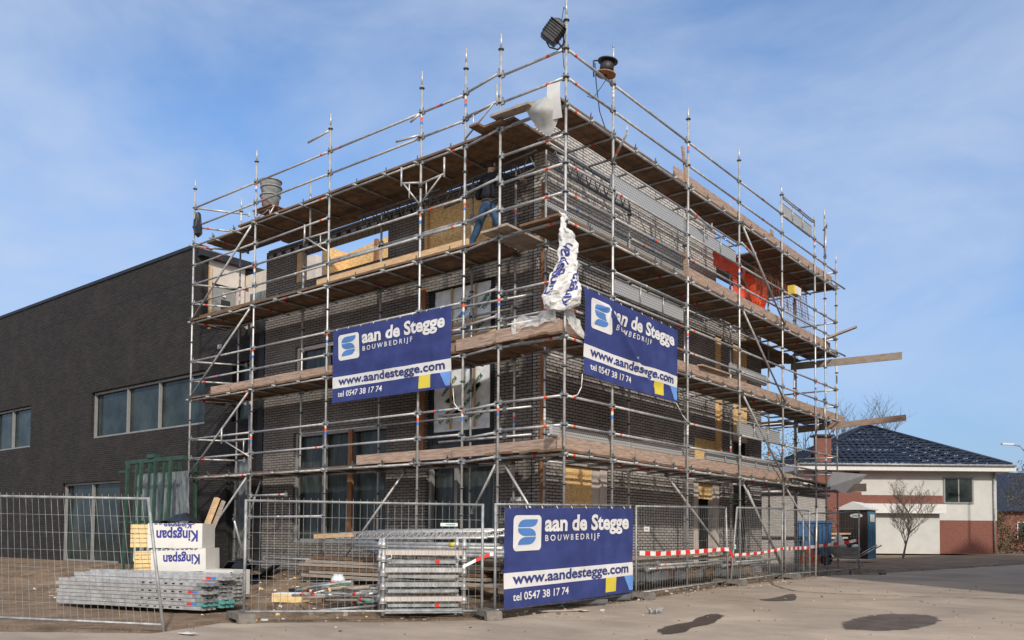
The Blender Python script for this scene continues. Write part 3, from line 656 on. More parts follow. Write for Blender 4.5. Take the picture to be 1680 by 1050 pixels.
# transoms and decks
for k, z in enumerate(LV):
    x = -11.64
    while x < -1.9:
        mb = MB('galv_dull', 'rosette', 'band_red'); mb.tube((x, YO - .12, z + .005), (x, YI + .12, z + .005), .0242)
        bands(mb, (x, YO, z + .005), (x, YI, z + .005), [(random.uniform(.2, .6), 'band_red')] if random.random() < .5 else []); coupler(mb, (x, YO - .01, z + .03), .8); mb.build('transom', SL)
        x += .89
    cuts = [-11.6, -9.6, -6.9, -4.2, -1.75]
    for i in range(4):
        if k == 3 and i == 0: planks_x(SL, -11.2, cuts[1], [.35, .56, .77, .98, 1.2], z + .055)
        else: planks_x(SL, cuts[i] + .03, cuts[i + 1] - .03, ([.16, .375, .59, .805, 1.02][0 if k else 1:] + ([1.24, 1.46] if k == 3 else [])), z + .055)
def toe(parent, a, b, z0, z1, m='toe_wood', th=.035, name='toe_board'):
    mb = MB(m); a = V(a); b = V(b); zc = (z0 + z1) / 2; mb.beam((a.x, a.y, zc + (a.z if a.z else 0)), (b.x, b.y, zc + (b.z if b.z else 0)), th, z1 - z0); return mb.build(name, parent)
toe(SL, (-5.36, .16, 0), (-2.6, .15, 0), 2.73, 2.93, 'toe_wood'); toe(SL, (-2.62, .11, 0), (-.03, -.055, .01), 2.735, 2.93)
toe(SL, (-10.8, .16, 0), (-8.2, .16, 0), 4.73, 4.93); toe(SL, (-8.18, .16, .01), (-6.0, .16, 0), 4.73, 4.93); toe(SL, (-4.5, .15, 0), (-2.45, .13, 0), 4.73, 4.93)
toe(SL, (-6.75, .16, 0), (-3.6, .15, 0), 6.72, 6.90, 'fresh_wood'); toe(SL, (-3.58, .14, .0), (-2.3, .14, 0), 6.72, 6.88, 'fresh_wood'); toe(SL, (-11.4, .17, 0), (-8.95, .17, 0), 6.71, 6.83, 'deck_wood')
def brace(parent, a, b, r=.0242):
    mb = MB('galv', 'rosette'); a = V(a); b = V(b); mb.tube(a, b, r); coupler(mb, a, .7); coupler(mb, b, .7); return mb.build('brace', parent)
for z in LV[:3]: brace(SL, (-11.64, YO - .05, z + .02), (-9.05, YO - .05, z + 1.98))
brace(SL, (-11.2, YO - .05, .75), (-9.05, YO - .05, 2.62)); brace(SL, (-10.9, 1.02, .7), (-9.4, .7, 2.6)); brace(SL, (-6.2, .35, .5), (-4.3, .5, 2.55)); brace(SL, (-2.2, .2, 1.7), (-1.5, .05, 2.6)); brace(SL, (-9.0, .0, .6), (-8.75, -.5, 1.6))
def console(parent, p, d, l=.73):
    p = V(p); d = V(d); mb = MB('galv'); mb.tube(p, p + d * l, .021); mb.tube(p + d * l + V((0, 0, -.06)), p + d * l + V((0, 0, .32)), .021); mb.tube(p + V((0, 0, -.42)), p + d * l * .9, .018); mb.tube(p + d * .22 + V((0, 0, -.3)), p + d * .22, .014); return mb.build('bracket', parent)
console(SL, (-9.0, YO - .04, 3.5), (-.95, -.1, 0), 1.05); console(SL, (-3.54, YO - .04, 8.2), (.98, -.1, 0), .75); console(SL, (-3.54, YO - .04, 8.24), (-.75, -.5, 0), .4)
console(SL, (-2.35, YO - .03, 9.2), (.98, -.1, 0), .85); console(SL, (-6.31, YO - .04, 7.85), (-.98, -.05, 0), .75)
for a, b in (((-3.54, YO - .04, 9.2), (-4.0, YO - .25, 9.12)), ((-6.31, YO - .04, 10.1), (-6.95, YO - .1, 10.0)), ((-3.54, .05, 9.62), (-3.75, .0, 9.5)), ((-7.2, .3, 8.0), (-7.2, .3, 9.35))): mb = MB('galv'); mb.tube(a, b, .023); mb.build('spare_tube', SL)
for x in (-11.64,):
    for z in LV: ledger(SL, (x, YO, z), (-10.9, YI + .3, z), band=[(.3, 'band_red')]); ledger(SL, (x, YO, z + .5), (-10.9, YI + .3, z + .5), band=[(.3, 'band_red')]); ledger(SL, (x, YO, z + 1), (-10.9, YI + .3, z + 1), band=[])

SR = thing('scaffold', 'tube scaffold around the street corner and along the side wall, with perforated guard planks', 'scaffold', (-.5, 6, .25), 0, 'scaffold faces around the building')
RY = [1.54, 4.53, 7.18, 9.88, 12.3, 13.12, 14.1]
standard(SR, 0, 0, 10.53, lean=(-.0002, 0)); standard(SR, -1.44, 0, 10.45)
rtop = [10.35, 10.4, 10.45, 10.42, 10.3, 10.75, 9.7]
for y, t, ln in zip(RY, rtop, (0, .006, .0, -.006, -.002, 0, 0)): standard(SR, 0, y, t, lean=(0, ln))
XI = -1.06; RI = [.9, 3.95, 6.5, 9.07, 11.6]
for y in RI: standard(SR, XI, y, 8.5 if y < 6 else 9.95 + .1 * math.sin(y))
seq = [0] + RY
for i in range(len(seq) - 1):
    a, b = seq[i], seq[i + 1]
    for k, z in enumerate(LV):
        for dz in (0, .5, 1.0):
            if i >= 6 and k == 3 and dz == 1.0: continue
            ledger(SR, (0, a, z + dz), (0, b, z + dz), band=[(.25, 'band_orange')] if i == 0 else None)
        if k == 2 and i in (1, 2): ledger(SR, (0, a, z + 1.5), (0, b, z + 1.5), r=.019)
        if k == 1 and i == 1: ledger(SR, (0, a, z + 1.5), (0, b, z + 1.5), r=.019)
    if i == 4: ledger(SR, (0, a, 10.16), (0, b, 10.16), r=.019)
for z in [2.66 + .5 * i for i in range(15)]:
    if abs((z - 2.66) % 2 - 1.5) < .01 and z < 8: continue
    ledger(SR, (-1.44, 0, z), (0, 0, z), band=[(-.42, 'band_orange')])
for i in range(4):
    for k, z in enumerate(LV): ledger(SR, (XI, RI[i], z), (XI, RI[i + 1], z), band=[])
    ledger(SR, (XI, RI[i], 7.16), (XI, RI[i + 1], 7.16)); ledger(SR, (XI, RI[i], 7.66), (XI, RI[i + 1], 7.66), band=[(.6, 'band_orange'), (1.0, 'band_blue')]) if i < 3 else None
for i in range(4):
    for z in (3.16, 5.16, 5.66): ledger(SR, (XI, RI[i], z), (XI, RI[i + 1], z), band=[])
for y0, y1 in ((1.0, 3.9), (4.0, 6.5), (6.55, 8.9)):
    mb = MB('galv_dull', 'perforated'); mb.mm((-1.32, y0, 7.50), (-1.10, y1, 7.54)); mb.mm((-1.10, y0, 7.46), (-1.085, y1, 7.56), 'perforated'); mb.mm((-1.32, y0, 7.05), (-1.10, y1, 7.09)); mb.mm((-1.10, y0, 7.02), (-1.085, y1, 7.10), 'perforated'); mb.build('steel_deck', SR)
girder(SR, (-1.0, .95, 8.2), (-1.0, 3.9, 8.2), .36, 'rosette')
for y0, y1 in ((0, 3.0), (3.0, 6.6), (6.6, 9.3)): ledger(SR, (-.02, y0 + .3, .72), (-.02, y1 + .35, .76)); ledger(SR, (-.45, y0 + .6, .62), (-.45, y1 + .6, .66), band=[(.4, 'band_red')])
for k, z in enumerate(LV):
    y = -.02
    while y < 14.2:
        mb = MB('galv_dull', 'rosette', 'band_red'); mb.tube((.09, y, z + .005), (XI - .1, y, z + .005), .0242)
        bands(mb, (0, y, z + .005), (XI, y, z + .005), [(random.uniform(.2, .7), 'band_red')] if random.random() < .5 else []); coupler(mb, (.0, y, z + .035), .95); mb.build('transom', SR); y += .785
    xs_ = [-.10, -.32, -.54, -.76, -.98]
    xs_ = xs_[:4 if k < 3 else 3]
    planks_y(SR, -.1 if k < 3 else -.02, 3.0, xs_, z + .06 + (.06 if k == 2 else 0), j0=.16) if k != 2 else planks_y(SR, -.12, 3.0, xs_, z + .06, j0=.14)
    for y0, y1 in ((3.04, 6.3), (6.34, 9.5), (9.54, 12.3), (12.34, 14.1)): planks_y(SR, y0, y1, xs_, z + .057)
planks_y(SR, 9.6, 13.9, [-.70, -.92, -1.14, -1.36, -1.58, -1.8, -2.02, -2.24], 8.72); planks_y(SR, 10.4, 13.9, [-1.1, -1.32, -1.54, -1.76, -1.98], 6.60)
planks_y(SR, -.1, .95, [-1.2, -1.41, -1.62], 6.77, j0=.2, m='grey_wood'); planks_y(SR, .05, .95, [-1.2, -1.41, -1.62], 4.75, j0=.15); planks_y(SR, .0, .95, [-1.2, -1.41, -1.62], 2.75, j0=.1); planks_y(SR, -.05, 1.6, [-1.2, -1.41, -1.62, -1.83], 8.76, j0=.3)
mb = MB('grey_wood'); mb.beam((-1.5, -.12, 8.85), (-.6, -.16, 8.80), .22, .04); mb.beam((-1.0, -.05, 8.9), (-.3, .1, 8.87), .22, .04); mb.build('deck', SR)
# toe boards
for a, b, z0, z1 in ((-.1, 2.45, 2.75, 2.97), (2.47, 5.3, 2.74, 2.96), (5.25, 8.0, 2.75, 2.97), (8.02, 10.6, 2.74, 2.96), (-.05, 2.2, 4.74, 4.95), (2.2, 4.9, 4.74, 4.95), (4.88, 7.9, 4.74, 4.96), (7.85, 10.2, 4.74, 4.96), (10.1, 14.9, 4.75, 4.97),
                    (4.63, 7.4, 6.75, 7.0), (7.42, 10.0, 6.74, 6.97), (9.95, 13.7, 6.75, 6.98), (4.03, 6.9, 8.76, 8.98), (6.92, 10.0, 8.75, 8.97), (10.02, 13.9, 8.76, 8.98)):
    toe(SR, (-.06, a, 0), (-.065, b, 0), z0, z1)
toe(SR, (-1.44, -.06, 0), (-.06, -.07, 0), 4.74, 4.97); toe(SR, (-2.5, .05, 0), (-1.42, -.045, .005), 4.735, 4.95)
mb = MB('toe_wood')
mb.beam((-.02, 4.55, 6.76), (-.0, 4.42, 7.25), .1, .03); mb.beam((-.03, 4.55, 8.8), (-.02, 4.35, 9.5), .1, .03, up=(1, 0, 0)); mb.box((-.05, 9.3, 9.03), (.03, .18, .12)); mb.beam((.0, 5.1, 4.98), (-.02, 6.6, 5.0), .12, .03); mb.build('loose_board', SR)
def steel_plank(parent, a, b, z0, z1, posts=0, pz=0):
    """perforated steel plank standing on edge, with its folded rims"""
    mb = MB('perforated', 'galv'); x = -.075
    mb.mm((x - .004, a, z0), (x + .004, b, z1)); mb.mm((x - .05, a, z0 - .012), (x + .012, b, z0)); mb.mm((x - .05, a, z1), (x + .012, b, z1 + .012)); 
    for y in (a, b): mb.mm((x - .045, y - .012, z0), (x + .01, y + .012, z1), 'galv')
    for i in range(posts):
        y = lerp(a, b, (i + 1) / (posts + 1)); mb.tube((x + .03, y, z0 - .03), (x + .03, y, pz or z1), .013, 'galv', 6)
    if pz: mb.tube((x + .03, a, pz), (x + .03, b, pz), .016, 'galv', 6)
    return mb.build('guard_plank', parent)
steel_plank(SR, 1.64, 4.48, 7.74, 8.02); steel_plank(SR, 4.58, 7.12, 7.74, 7.98, 2, 8.1); steel_plank(SR, 1.74, 4.47, 5.82, 6.06, 2, 6.16); steel_plank(SR, 10.0, 12.25, 9.74, 10.02, 2, 10.14)
steel_plank(SR, 7.3, 9.82, 3.70, 3.98, 2, 4.03); steel_plank(SR, -.25, 2.3, 2.98, 3.12); steel_plank(SR, 2.36, 4.4, 2.98, 3.12); steel_plank(SR, 5.6, 7.4, 3.0, 3.2, 1); steel_plank(SR, 7.45, 9.8, 2.98, 3.2, 2); steel_plank(SR, 6.87, 8.96, 5.08, 5.30)
for z in LV[1:]: brace(SR, (.06, 7.22, z - .05), (.06, 9.85, z - 1.9))
brace(SR, (.06, 7.2, 2.55), (.06, 9.75, .5)); brace(SR, (-.2, 8.0, 2.5), (-.2, 10.4, .4)); brace(SR, (-.3, 4.2, 2.55), (-.1, 6.6, .9)); brace(SR, (-1.4, .1, 2.6), (-.5, .3, 1.2)); brace(SR, (.05, 9.95, 2.55), (.05, 12.9, .75)); brace(SR, (.05, 13.1, 10.2), (.05, 13.0, 9.3)); brace(SR, (-.02, 13.1, 5.2), (.0, 13.05, 4.5))
def stub(parent, p, q):
    mb = MB('galv', 'band_orange'); mb.tube(p, q, .0242); mb.tube(q, V(q) + V((0, 0, .14)), .012); bands(mb, p, q, [(.25, 'band_orange')]); return mb.build('spare_tube', parent)
stub(SR, (0, 1.5, 8.17), (.55, 1.1, 8.42)); stub(SR, (.04, 4.55, 8.2), (.1, 5.5, 8.02)); stub(SR, (.04, 7.2, 8.2), (.1, 7.9, 8.0)); stub(SR, (0, 12.25, 4.12), (.3, 11.6, 4.35))
mb = MB('galv')
for s in (.18, .9): mb.tube((0, 1.54, 10.35), (0, 1.54, 10.42), .018)
mb.build('spigot', SR)
SF = thing('scaffold', 'far end scaffold seen past the side wall, with dark decks against the sky', 'scaffold', (-3, 13.6, .3), 0, 'scaffold faces around the building')
FX = [-1.2, -3.8, -6.4]
for x in FX: standard(SF, x, 14.1, 9.6); standard(SF, x + .3, 13.15, 9.6)
for z in LV:
    for a, b in zip([0] + FX[:-1], FX):
        for dz in (0, .5, 1.0):
            if z + dz < 9.3: ledger(SF, (a, 14.1, z + dz), (b, 14.1, z + dz))
        ledger(SF, (a, 13.15, z), (b + .3, 13.15, z), band=[])
        mb = MB('galv_dull'); mb.tube((b + .4, 13.0, z), (b + .4, 14.25, z), .0242); mb.tube((b + 1.4, 13.0, z), (b + 1.4, 14.25, z), .0242); mb.build('transom', SF)
        planks_x(SF, b + .02, a - .02 if a else -1.25, [13.25, 13.47, 13.69, 13.91], z + .055)
planks_x(SF, -5, -2.2, [12.2, 12.42, 12.64], 4.4, jit=.5); planks_x(SF, -4, -1.5, [12.3, 12.52, 12.74], 6.3, jit=.4)

# ------------------------------------------------------------------ banners
def banner(label, O, du, dv, W_, H_, fn_warp, nrm, ropes):
    """O = top left corner, du/dv unit directions along width and downwards"""
    O = V(O); du = V(du).normalized(); dv = V(dv).normalized(); nn = V(nrm).normalized()
    t = thing('banner', label, 'banner', O + du * W_ / 2 + dv * H_, 0, 'blue builder banners')
    def S(u, v, lift=0):
        uu, vv, d = fn_warp(u, v); return O + du * (uu * W_) + dv * (vv * H_) + nn * (d + lift)
    us = sorted(set([i / 56 for i in range(57)] + [.755, .845, .935])); vs = sorted(set([i / 30 for i in range(31)] + [.645, .80, .965]))
    def mf(i, j):
        u = (us[i] + us[i + 1]) / 2; v = (vs[j] + vs[j + 1]) / 2
        if .645 < v < .80: return 'banner_white'
        if .755 < u < .845 and .80 < v < .965: return 'banner_yellow'
        return 'banner_blue'
    mb = MB('banner_blue', 'banner_white', 'banner_yellow', 'banner_light')
    nv = len(vs) - 1; vr = vs[::-1]
    mb.grid(len(us) - 1, nv, lambda i, j: S(us[i], vr[j]), mfn=lambda i, j: mf(i, nv - 1 - j)); mb.build('cloth', t)
    T = lambda m: (lambda u, v: S(u, v, .005))
    asp = W_ / H_
    def tx(nm, s, u0, u1, vb, cap, bold, m='banner_white'):
        mb = MB(m); add_text(mb, s, lambda u, v: S(u, vb - v, .009), None, (u0, u1, 0, cap), bold); return mb.build(nm, t)
    tx('company_name', 'aan de Stegge', .27, .955, .240, .165, .034); tx('tagline', 'B O U W B E D R I J F', .275, .70, .345, .062, .012); tx('phone_number', 'tel 0547 38 17 74', .055, .45, .925, .078, .014); tx('web_address', 'www.aandestegge.com', .055, .955, .758, .105, .024, 'banner_blue')
    mb = MB('banner_light'); mb.grid(4, 10, lambda i, j: S(lerp(lerp(.915, .965, j / 10), 1.0, i / 4), lerp(.80, .975, j / 10), .008)); mb.build('corner_patch', t)
    # rounded logo plate
    mb = MB('banner_white'); pts = []
    for cx, cy, a0 in ((.225, .125, 0), (.225, .385, 90), (.075, .385, 180), (.075, .125, 270)):
        for k in range(5):
            a = R(a0 - 90 + 90 * k / 4); pts.append((cx + .02 * math.cos(a), cy + .02 * asp * math.sin(a)))
    c0 = (.15, .255)
    rings = [[S(lerp(c0[0], u, q), lerp(c0[1], v, q), .008) for u, v in pts] for q in (1, .75, .5, .25)]
    for k in range(3):
        b0 = len(mb.v); n = len(pts); mb.v += rings[k] + rings[k + 1]
        for i in range(n): mb.face([b0 + i, b0 + (i + 1) % n, b0 + n + (i + 1) % n, b0 + n + i], 0)
    b0 = len(mb.v); mb.v += rings[3]; mb.face(list(range(b0, b0 + len(pts))), 0)
    LP = mb.build('logo_plate', t)
    mb = MB('logo_blue')
    def leaf(pts):
        i0 = len(mb.v); mb.v += [S(u, v, .0125) for u, v in pts]; mb.face(list(range(i0, i0 + len(pts))))
    def arc(cx, cy, rx, ry, a0, a1, n=7): return [(cx + rx * math.cos(R(lerp(a0, a1, i / n))), cy - ry * math.sin(R(lerp(a0, a1, i / n)))) for i in range(n + 1)]
    leaf([(.085, .195)] + arc(.135, .195, .05, .078, 180, 90) + [(.218, .117)] + arc(.168, .125, .05, .070, 0, -90))
    leaf([(.085, .205), (.165, .205)] + arc(.155, .285, .05, .078, 80, 0) + [(.205, .285), (.135, .285)] + arc(.135, .215, .05, .070, -90, -180))
    leaf([(.135, .295), (.205, .295)] + arc(.155, .295, .05, .078, 0, -90) + [(.085, .373)] + arc(.135, .370, .05, .075, 180, 90))
    mb.build('logo', LP)
    mb = MB('rope_white')
    for r in ropes: mb.path(r, .008)
    for i in range(9):
        p = S((i + .3) / 9, .008, .004); q = S((i + .3) / 9, -.02, -.02); mb.tube(p, q, .006, None, 5)
    mb.build('rope', t); return t
def wf(seed, amp):
    def f(u, v): return (u, v, .006 * math.exp(-((v - .46) / .02) ** 2) - .005 * math.exp(-((v - .60) / .02) ** 2) + .007 * math.exp(-((u - .84 - .05 * v) / .012) ** 2) - .006 * math.exp(-((u - .5) / .012) ** 2) + amp * .35 * abs(noise.noise(V((u * 14 + v * 9, v * 5, seed)))) + amp * noise.fractal(V((u * 3 + seed, v * 2.2, seed)), 1, 2, 3) + amp * .5 * noise.noise(V((u * 9 + v * 4, v * 3, seed + 4))))
    return f
def wf_left(u, v):
    a, b, d = wf(3, .028)(u, v); sag = .008 * math.sin(math.pi * u) * (1 - v); return (a, b + sag, d)
def wf_fold(u, v):
    # a wind fold runs from the logo down to the yellow patch and swallows part of the print
    a, b, d = wf(9, .02)(u, v)
    s = ((u - .12) * .83 - (v - .05) * .46) if v < .42 else None
    dist = (u - lerp(.20, .66, min(1.0, max(0, (v - .08) / .80)))) * .86
    wgt = min(1, max(0, (v - .02) / .2)) * (1 if v < .9 else .8)
    sh = .026 * math.tanh(dist / .05) * wgt
    k = math.exp(-(dist / .05) ** 2) * wgt
    return (a - sh * math.exp(-abs(dist) * 3.0), b + .020 * k * (1 if dist > 0 else .6) + .012 * math.sin(u * 5) * v, d + .085 * k - .04 * math.exp(-((dist - .09) / .05) ** 2) * wgt)
banner('blue banner tied to the left scaffold face, in the shade between two floors', (-5.93, -.05, 5.60), (1, 0, .0), (0, 0, -1), 3.38, 1.55, wf_left, (0, -1, 0), [[(-2.58, .05, 4.05), (-2.5, -.0, 3.75), (-2.42, .05, 3.62), (-2.38, .1, 3.6)]])
banner('blue banner with a wind fold through its print, tied to the right scaffold face', (.105, .42, 5.585), (.0, 1, -.028), (0, 0, -1), 3.47, 1.50, wf_fold, (1, 0, 0), [[(.07, .44, 4.08), (.08, .40, 3.85), (.07, .3, 3.70), (.04, .12, 3.64), (.03, .02, 3.65)], [(.07, 3.9, 4.0), (.05, 4.2, 3.8), (.04, 4.5, 3.66)]])
banner('blue banner lying flat against the street fence below the corner', (.375, -2.08, 1.685), (.0, 1, .028), (0, .0, -1), 3.72, 1.50, wf(15, .018), (1, 0, 0), [])

# ------------------------------------------------------------------ site fence
def fence_panel(label, A, B_, h, leanA=0, leanB=0, sink=0, pv=.10, wires=True):
    """A, B_ = feet (x, y, z) of the two end posts"""
    A = V(A); B_ = V(B_); d = (B_ - A); L_ = d.length; dn = d.normalized(); t = thing('mesh_fence', label, 'fence panel', (A + B_) / 2, 0, 'site fence panels')
    At = A + V((0, 0, h)) + dn * leanA; Bt = B_ + V((0, 0, h)) + dn * leanB
    mb = MB('galv_dull'); mb.tube(A - V((0, 0, .05)), At, .021); mb.tube(B_ - V((0, 0, .05)), Bt, .021)
    mb.tube(lerp(A, At, .99), lerp(B_, Bt, .99), .019); mb.tube(lerp(A, At, .055), lerp(B_, Bt, .055), .017); mb.build('frame', t)
    if wires:
        mb = MB('galv_dull'); n = int(L_ / pv)
        for i in range(1, n):
            s = i / n; a = lerp(lerp(A, At, .05), lerp(B_, Bt, .05), s); b = lerp(lerp(A, At, 1.02), lerp(B_, Bt, 1.02), s); mb.tube(a, b, .0029, None, 4, caps=False)
        for k in range(1, 7):
            s = .05 + .94 * k / 7; mb.tube(lerp(A, At, s), lerp(B_, Bt, s), .0029, None, 4, caps=False)
        mb.build('wire_mesh', t)
    return t
FB = (.0, -2.0, .06)
fence_panel('wire mesh fence panel facing the street in front of the white steel rack', (-2.27, -4.72, .06), (-.06, -2.06, .05), 1.70)
fence_panel('fence panel at the corner carrying the lowest blue banner', (.10, -1.95, .06), (.33, 1.62, .15), 1.70)
fence_panel('fence panel with a white sign plate, right of the lowest banner', (.33, 1.84, .16), (.33, 5.78, .25), 1.69, 0, -.10)
fence_panel('fence panel starting at the leaning post below the red and white tape knot', (.34, 5.88, .25), (.34, 8.86, .31), 1.70, .36, .04)
fence_panel('far fence panel before the pale brick wall', (.34, 9.08, .31), (.42, 10.55, .30), 1.70)
fence_panel('open gate panel of wire mesh standing out towards the portable toilet', (.10, 11.0, .28), (.95, 12.9, .38), 1.66)
fence_panel('fence panel end with a leaning post at the left edge of the street', (-5.0, -7.9, .05), (-1.93, -6.15, .0), 1.72, 0, -.27)
def foot(label, p, rz, s=1.0):
    t = thing('concrete_block', label, 'concrete block', p, rz, 'concrete fence feet')
    mb = MB('foot_concrete'); L_, W_, H_ = .70 * s, .24, .145
    pr = [(-L_ / 2, 0), (-L_ / 2 + .10, 0), (-L_ / 2 + .13, .06), (L_ / 2 - .13, .06), (L_ / 2 - .10, 0), (L_ / 2, 0), (L_ / 2, H_ - .035), (L_ / 2 - .04, H_), (-L_ / 2 + .04, H_), (-L_ / 2, H_ - .035)]
    i0 = 0; mb.v = [V((x, -W_ / 2, z)) for x, z in pr] + [V((x, W_ / 2, z)) for x, z in pr]; n = len(pr)
    mb.face([n - 1 - i for i in range(n)][::-1]); mb.face([n + i for i in range(n)][::-1])
    for i in range(n): mb.face([i, (i + 1) % n, n + (i + 1) % n, n + i][::-1])
    o = mb.build('block', t, local=True)
    mb = MB('dark_inside'); 
    for x in (-.09, .09): mb.box((x, 0, H_ + .001), (.05, .05, .004))
    mb.build('socket', t, local=True); return t
foot('concrete fence foot at the left end of the street fence panel', (-2.3, -4.75, gz(-2.3, -4.75) + .0), R(-20)); foot('concrete fence foot at the fence corner beside the lowest banner', (.02, -2.05, gz(.02, -2.05)), R(-30))
foot('concrete fence foot beside the pipe end right of the lowest banner', (.36, 1.76, gz(.4, 1.76)), R(4)); foot('concrete fence foot under the leaning fence post', (.36, 5.8, gz(.36, 5.8)), R(0)); foot('concrete fence foot under the double posts by the pale wall', (.38, 8.97, gz(.38, 8.97)), R(0)); foot('long concrete fence foot under the open gate', (1.15, 12.95, gz(1.15, 12.95) + .0), R(35), 1.3)
single(MB('galv').tube((.91, 9.55, gz(.91, 9.55) - .03), (.93, 9.62, 2.02), .023), 'steel_pole', 'single upright steel post standing free at the road edge', 'post', (.91, 9.55, .3))
def plate(label, c, w_, h_, ax):
    c = V(c); mb = MB('white_paint', 'teal_tube'); s = (.006, w_, h_) if ax == 'y' else None
    if s: mb.box(c, s); mb.box(c + V((.005, -.02, 0)), (.004, w_ * .5, h_ * .22), 'teal_tube')
    else:
        rot = Matrix.Rotation(math.atan2(2.66, 2.21), 3, 'Z'); mb.box(c, (w_, .006, h_), None, rot); mb.box(c + rot @ V((.02, -.005, 0)), (w_ * .55, .004, h_ * .3), 'teal_tube', rot)
    return single(mb, 'fence_sign', label, 'sign', c, 'small sign plates on the fence')
plate('small white sign plate on the street fence beside the banner', (-.38, -2.46, 1.43), .26, .05, 'x'); plate('small white sign plate on the fence right of the lowest banner', (.36, 2.18, 1.42), .20, .09, 'y'); plate('tiny white tag on the leaning fence post', (.37, 6.06, 1.08), .10, .10, 'y')
def tape(label, pts, w_=.07):
    mb = MB('tape_red', 'tape_white'); pts = [V(p) for p in pts]; n = 0; acc = 0
    dense = []
    for a, b in zip(pts[:-1], pts[1:]):
        k = max(1, int((b - a).length / .05)); dense += [lerp(a, b, i / k) for i in range(k)]
    dense.append(pts[-1])
    for i, (a, b) in enumerate(zip(dense[:-1], dense[1:])):
        tw = .5 * noise.noise(V((i * .09, 2, 7))); o = lambda p, q: V((.35 * tw * w_, 0, w_ / 2 * (1 - .3 * abs(tw)))) 
        mb.poly([a - o(a, 0), b - o(b, 0), b + o(b, 0), a + o(a, 0)], 'tape_red' if (i // 4) % 2 else 'tape_white')
    return single(mb, 'barrier_tape', label, 'barrier tape', pts[0])
tape('red and white barrier tape along the fence right of the lowest banner', [(.37, 1.9, .98), (.37, 2.6, .96), (.38, 4.0, .985), (.38, 5.4, 1.03), (.38, 5.72, 1.02), (.42, 5.84, .88), (.42, 5.9, .80)], .085)
tape('red and white barrier tape running from the leaning post to the double posts', [(.37, 6.05, .90), (.38, 7.4, .93), (.38, 8.9, 1.03)], .06)
tape('red and white barrier tape across the open gate towards the toilet', [(.36, 9.1, 1.02), (.2, 10.8, 1.03), (.4, 11.8, 1.10), (.75, 12.6, 1.18), (.92, 12.85, 1.25)], .085)
tape('short red and white tape end tied to the fence corner beside the rack', [(-.24, -2.30, .80), (-.12, -2.14, .90), (.02, -1.98, .99), (.08, -1.94, 1.0)], .05)

# ------------------------------------------------------------------ things on the scaffold
def crumple(p, a, s, f=6.0): return p + V((noise.noise(p * f + V((s, 0, 0))), noise.noise(p * f + V((0, s, 9))), noise.noise(p * f + V((5, 0, s))))) * a
prof = [(6.80, .05, .02), (6.70, .055, .02), (6.5, .06, .045), (6.36, .12, .085), (6.22, .17, .10), (6.08, .18, .09), (5.98, .15, .07), (5.86, .20, .10), (5.6, .26, .12), (5.35, .32, .14), (5.18, .31, .13), (5.10, .22, .09)]
cxs = [(6.80, -.04), (6.5, -.01), (6.3, .06), (6.0, .075), (5.8, .03), (5.5, -.01), (5.1, -.05)]
RV3 = V((.77, .64, 0)); BK = V((-.64, .77, 0))
def bagpt(z, a):
    zz = [p[0] for p in prof][::-1]; rx = interp(z, zz, [p[1] for p in prof][::-1]); ry = interp(z, zz, [p[2] for p in prof][::-1]); cx = interp(z, [c[0] for c in cxs][::-1], [c[1] for c in cxs][::-1])
    q = .84 + .16 * math.cos(a * 5 + z * 5)
    p = V((.03, -.07, z)) + RV3 * (cx + rx * math.cos(a) * (.93 + .07 * q)) + BK * (-ry * math.sin(a) * q)
    p = crumple(p, .06, 3, 6); return crumple(p, .03, 6, 17)
mb = MB('bag_white'); nz_ = 46
mb.loft([[bagpt(lerp(6.8, 5.1, k / nz_), 2 * math.pi * i / 36) for i in range(36)] for k in range(nz_ + 1)], smooth=False)
BG = thing('plastic_bag', 'long white plastic bag with blue print knotted to the corner standard', 'plastic bag', (.03, -.05, 5.1))
mb.build('bag', BG)
mb = MB('blue_print')
def bagtext(t_, s0, z0, ang, cap, ln):
    def fn(u, v):
        z = min(6.6, max(5.13, z0 + u * math.sin(ang) + v * math.cos(ang))); sx_ = s0 + u * math.cos(ang) - v * math.sin(ang)
        zz = [p[0] for p in prof][::-1]; rx = interp(z, zz, [p[1] for p in prof][::-1]); cx = interp(z, [c[0] for c in cxs][::-1], [c[1] for c in cxs][::-1])
        a = math.acos(max(-.97, min(.97, (sx_ - cx) / rx))); return bagpt(z, a) - BK * .012
    add_text(mb, t_, fn, None, (0, ln, 0, cap), .015)
bagtext('Kingspan', -.255, 5.30, R(66), .15, .98); bagtext('Kingspan', .03, 5.14, R(68), .13, .80)
mb.build('print', BG)
def sheet(name, label, cat, pts, m, amp=.05, n=14, seed=1, group=None):
    """crumpled sheet over a four-cornered patch: pts = tl, tr, br, bl"""
    a, b, c, d = (V(p) for p in pts); mb = MB(m)
    mb.grid(n, n, lambda i, j: crumple(lerp(lerp(a, b, i / n), lerp(d, c, i / n), j / n), amp, seed, 4) + crumple(lerp(lerp(a, b, i / n), lerp(d, c, i / n), j / n), amp * .3, seed, 13) - lerp(lerp(a, b, i / n), lerp(d, c, i / n), j / n))
    return single(mb, name, label, cat, lerp(c, d, .5), group)
sheet('plastic_sheet', 'crumpled clear plastic sheet hanging over the corner toe board below the white bag', 'plastic sheet', [(-1.05, -.12, 5.06), (-.02, -.12, 5.18), (-.05, -.14, 4.93), (-1.1, -.14, 4.86)], 'clear_plastic', .09, 20, 4)
sheet('plastic_sheet', 'clear plastic sheet bunched between the white bag and the folded banner', 'plastic sheet', [(.02, -.02, 5.22), (.05, .42, 5.05), (.08, .45, 4.72), (.04, .08, 4.82)], 'clear_plastic', .08, 18, 7)
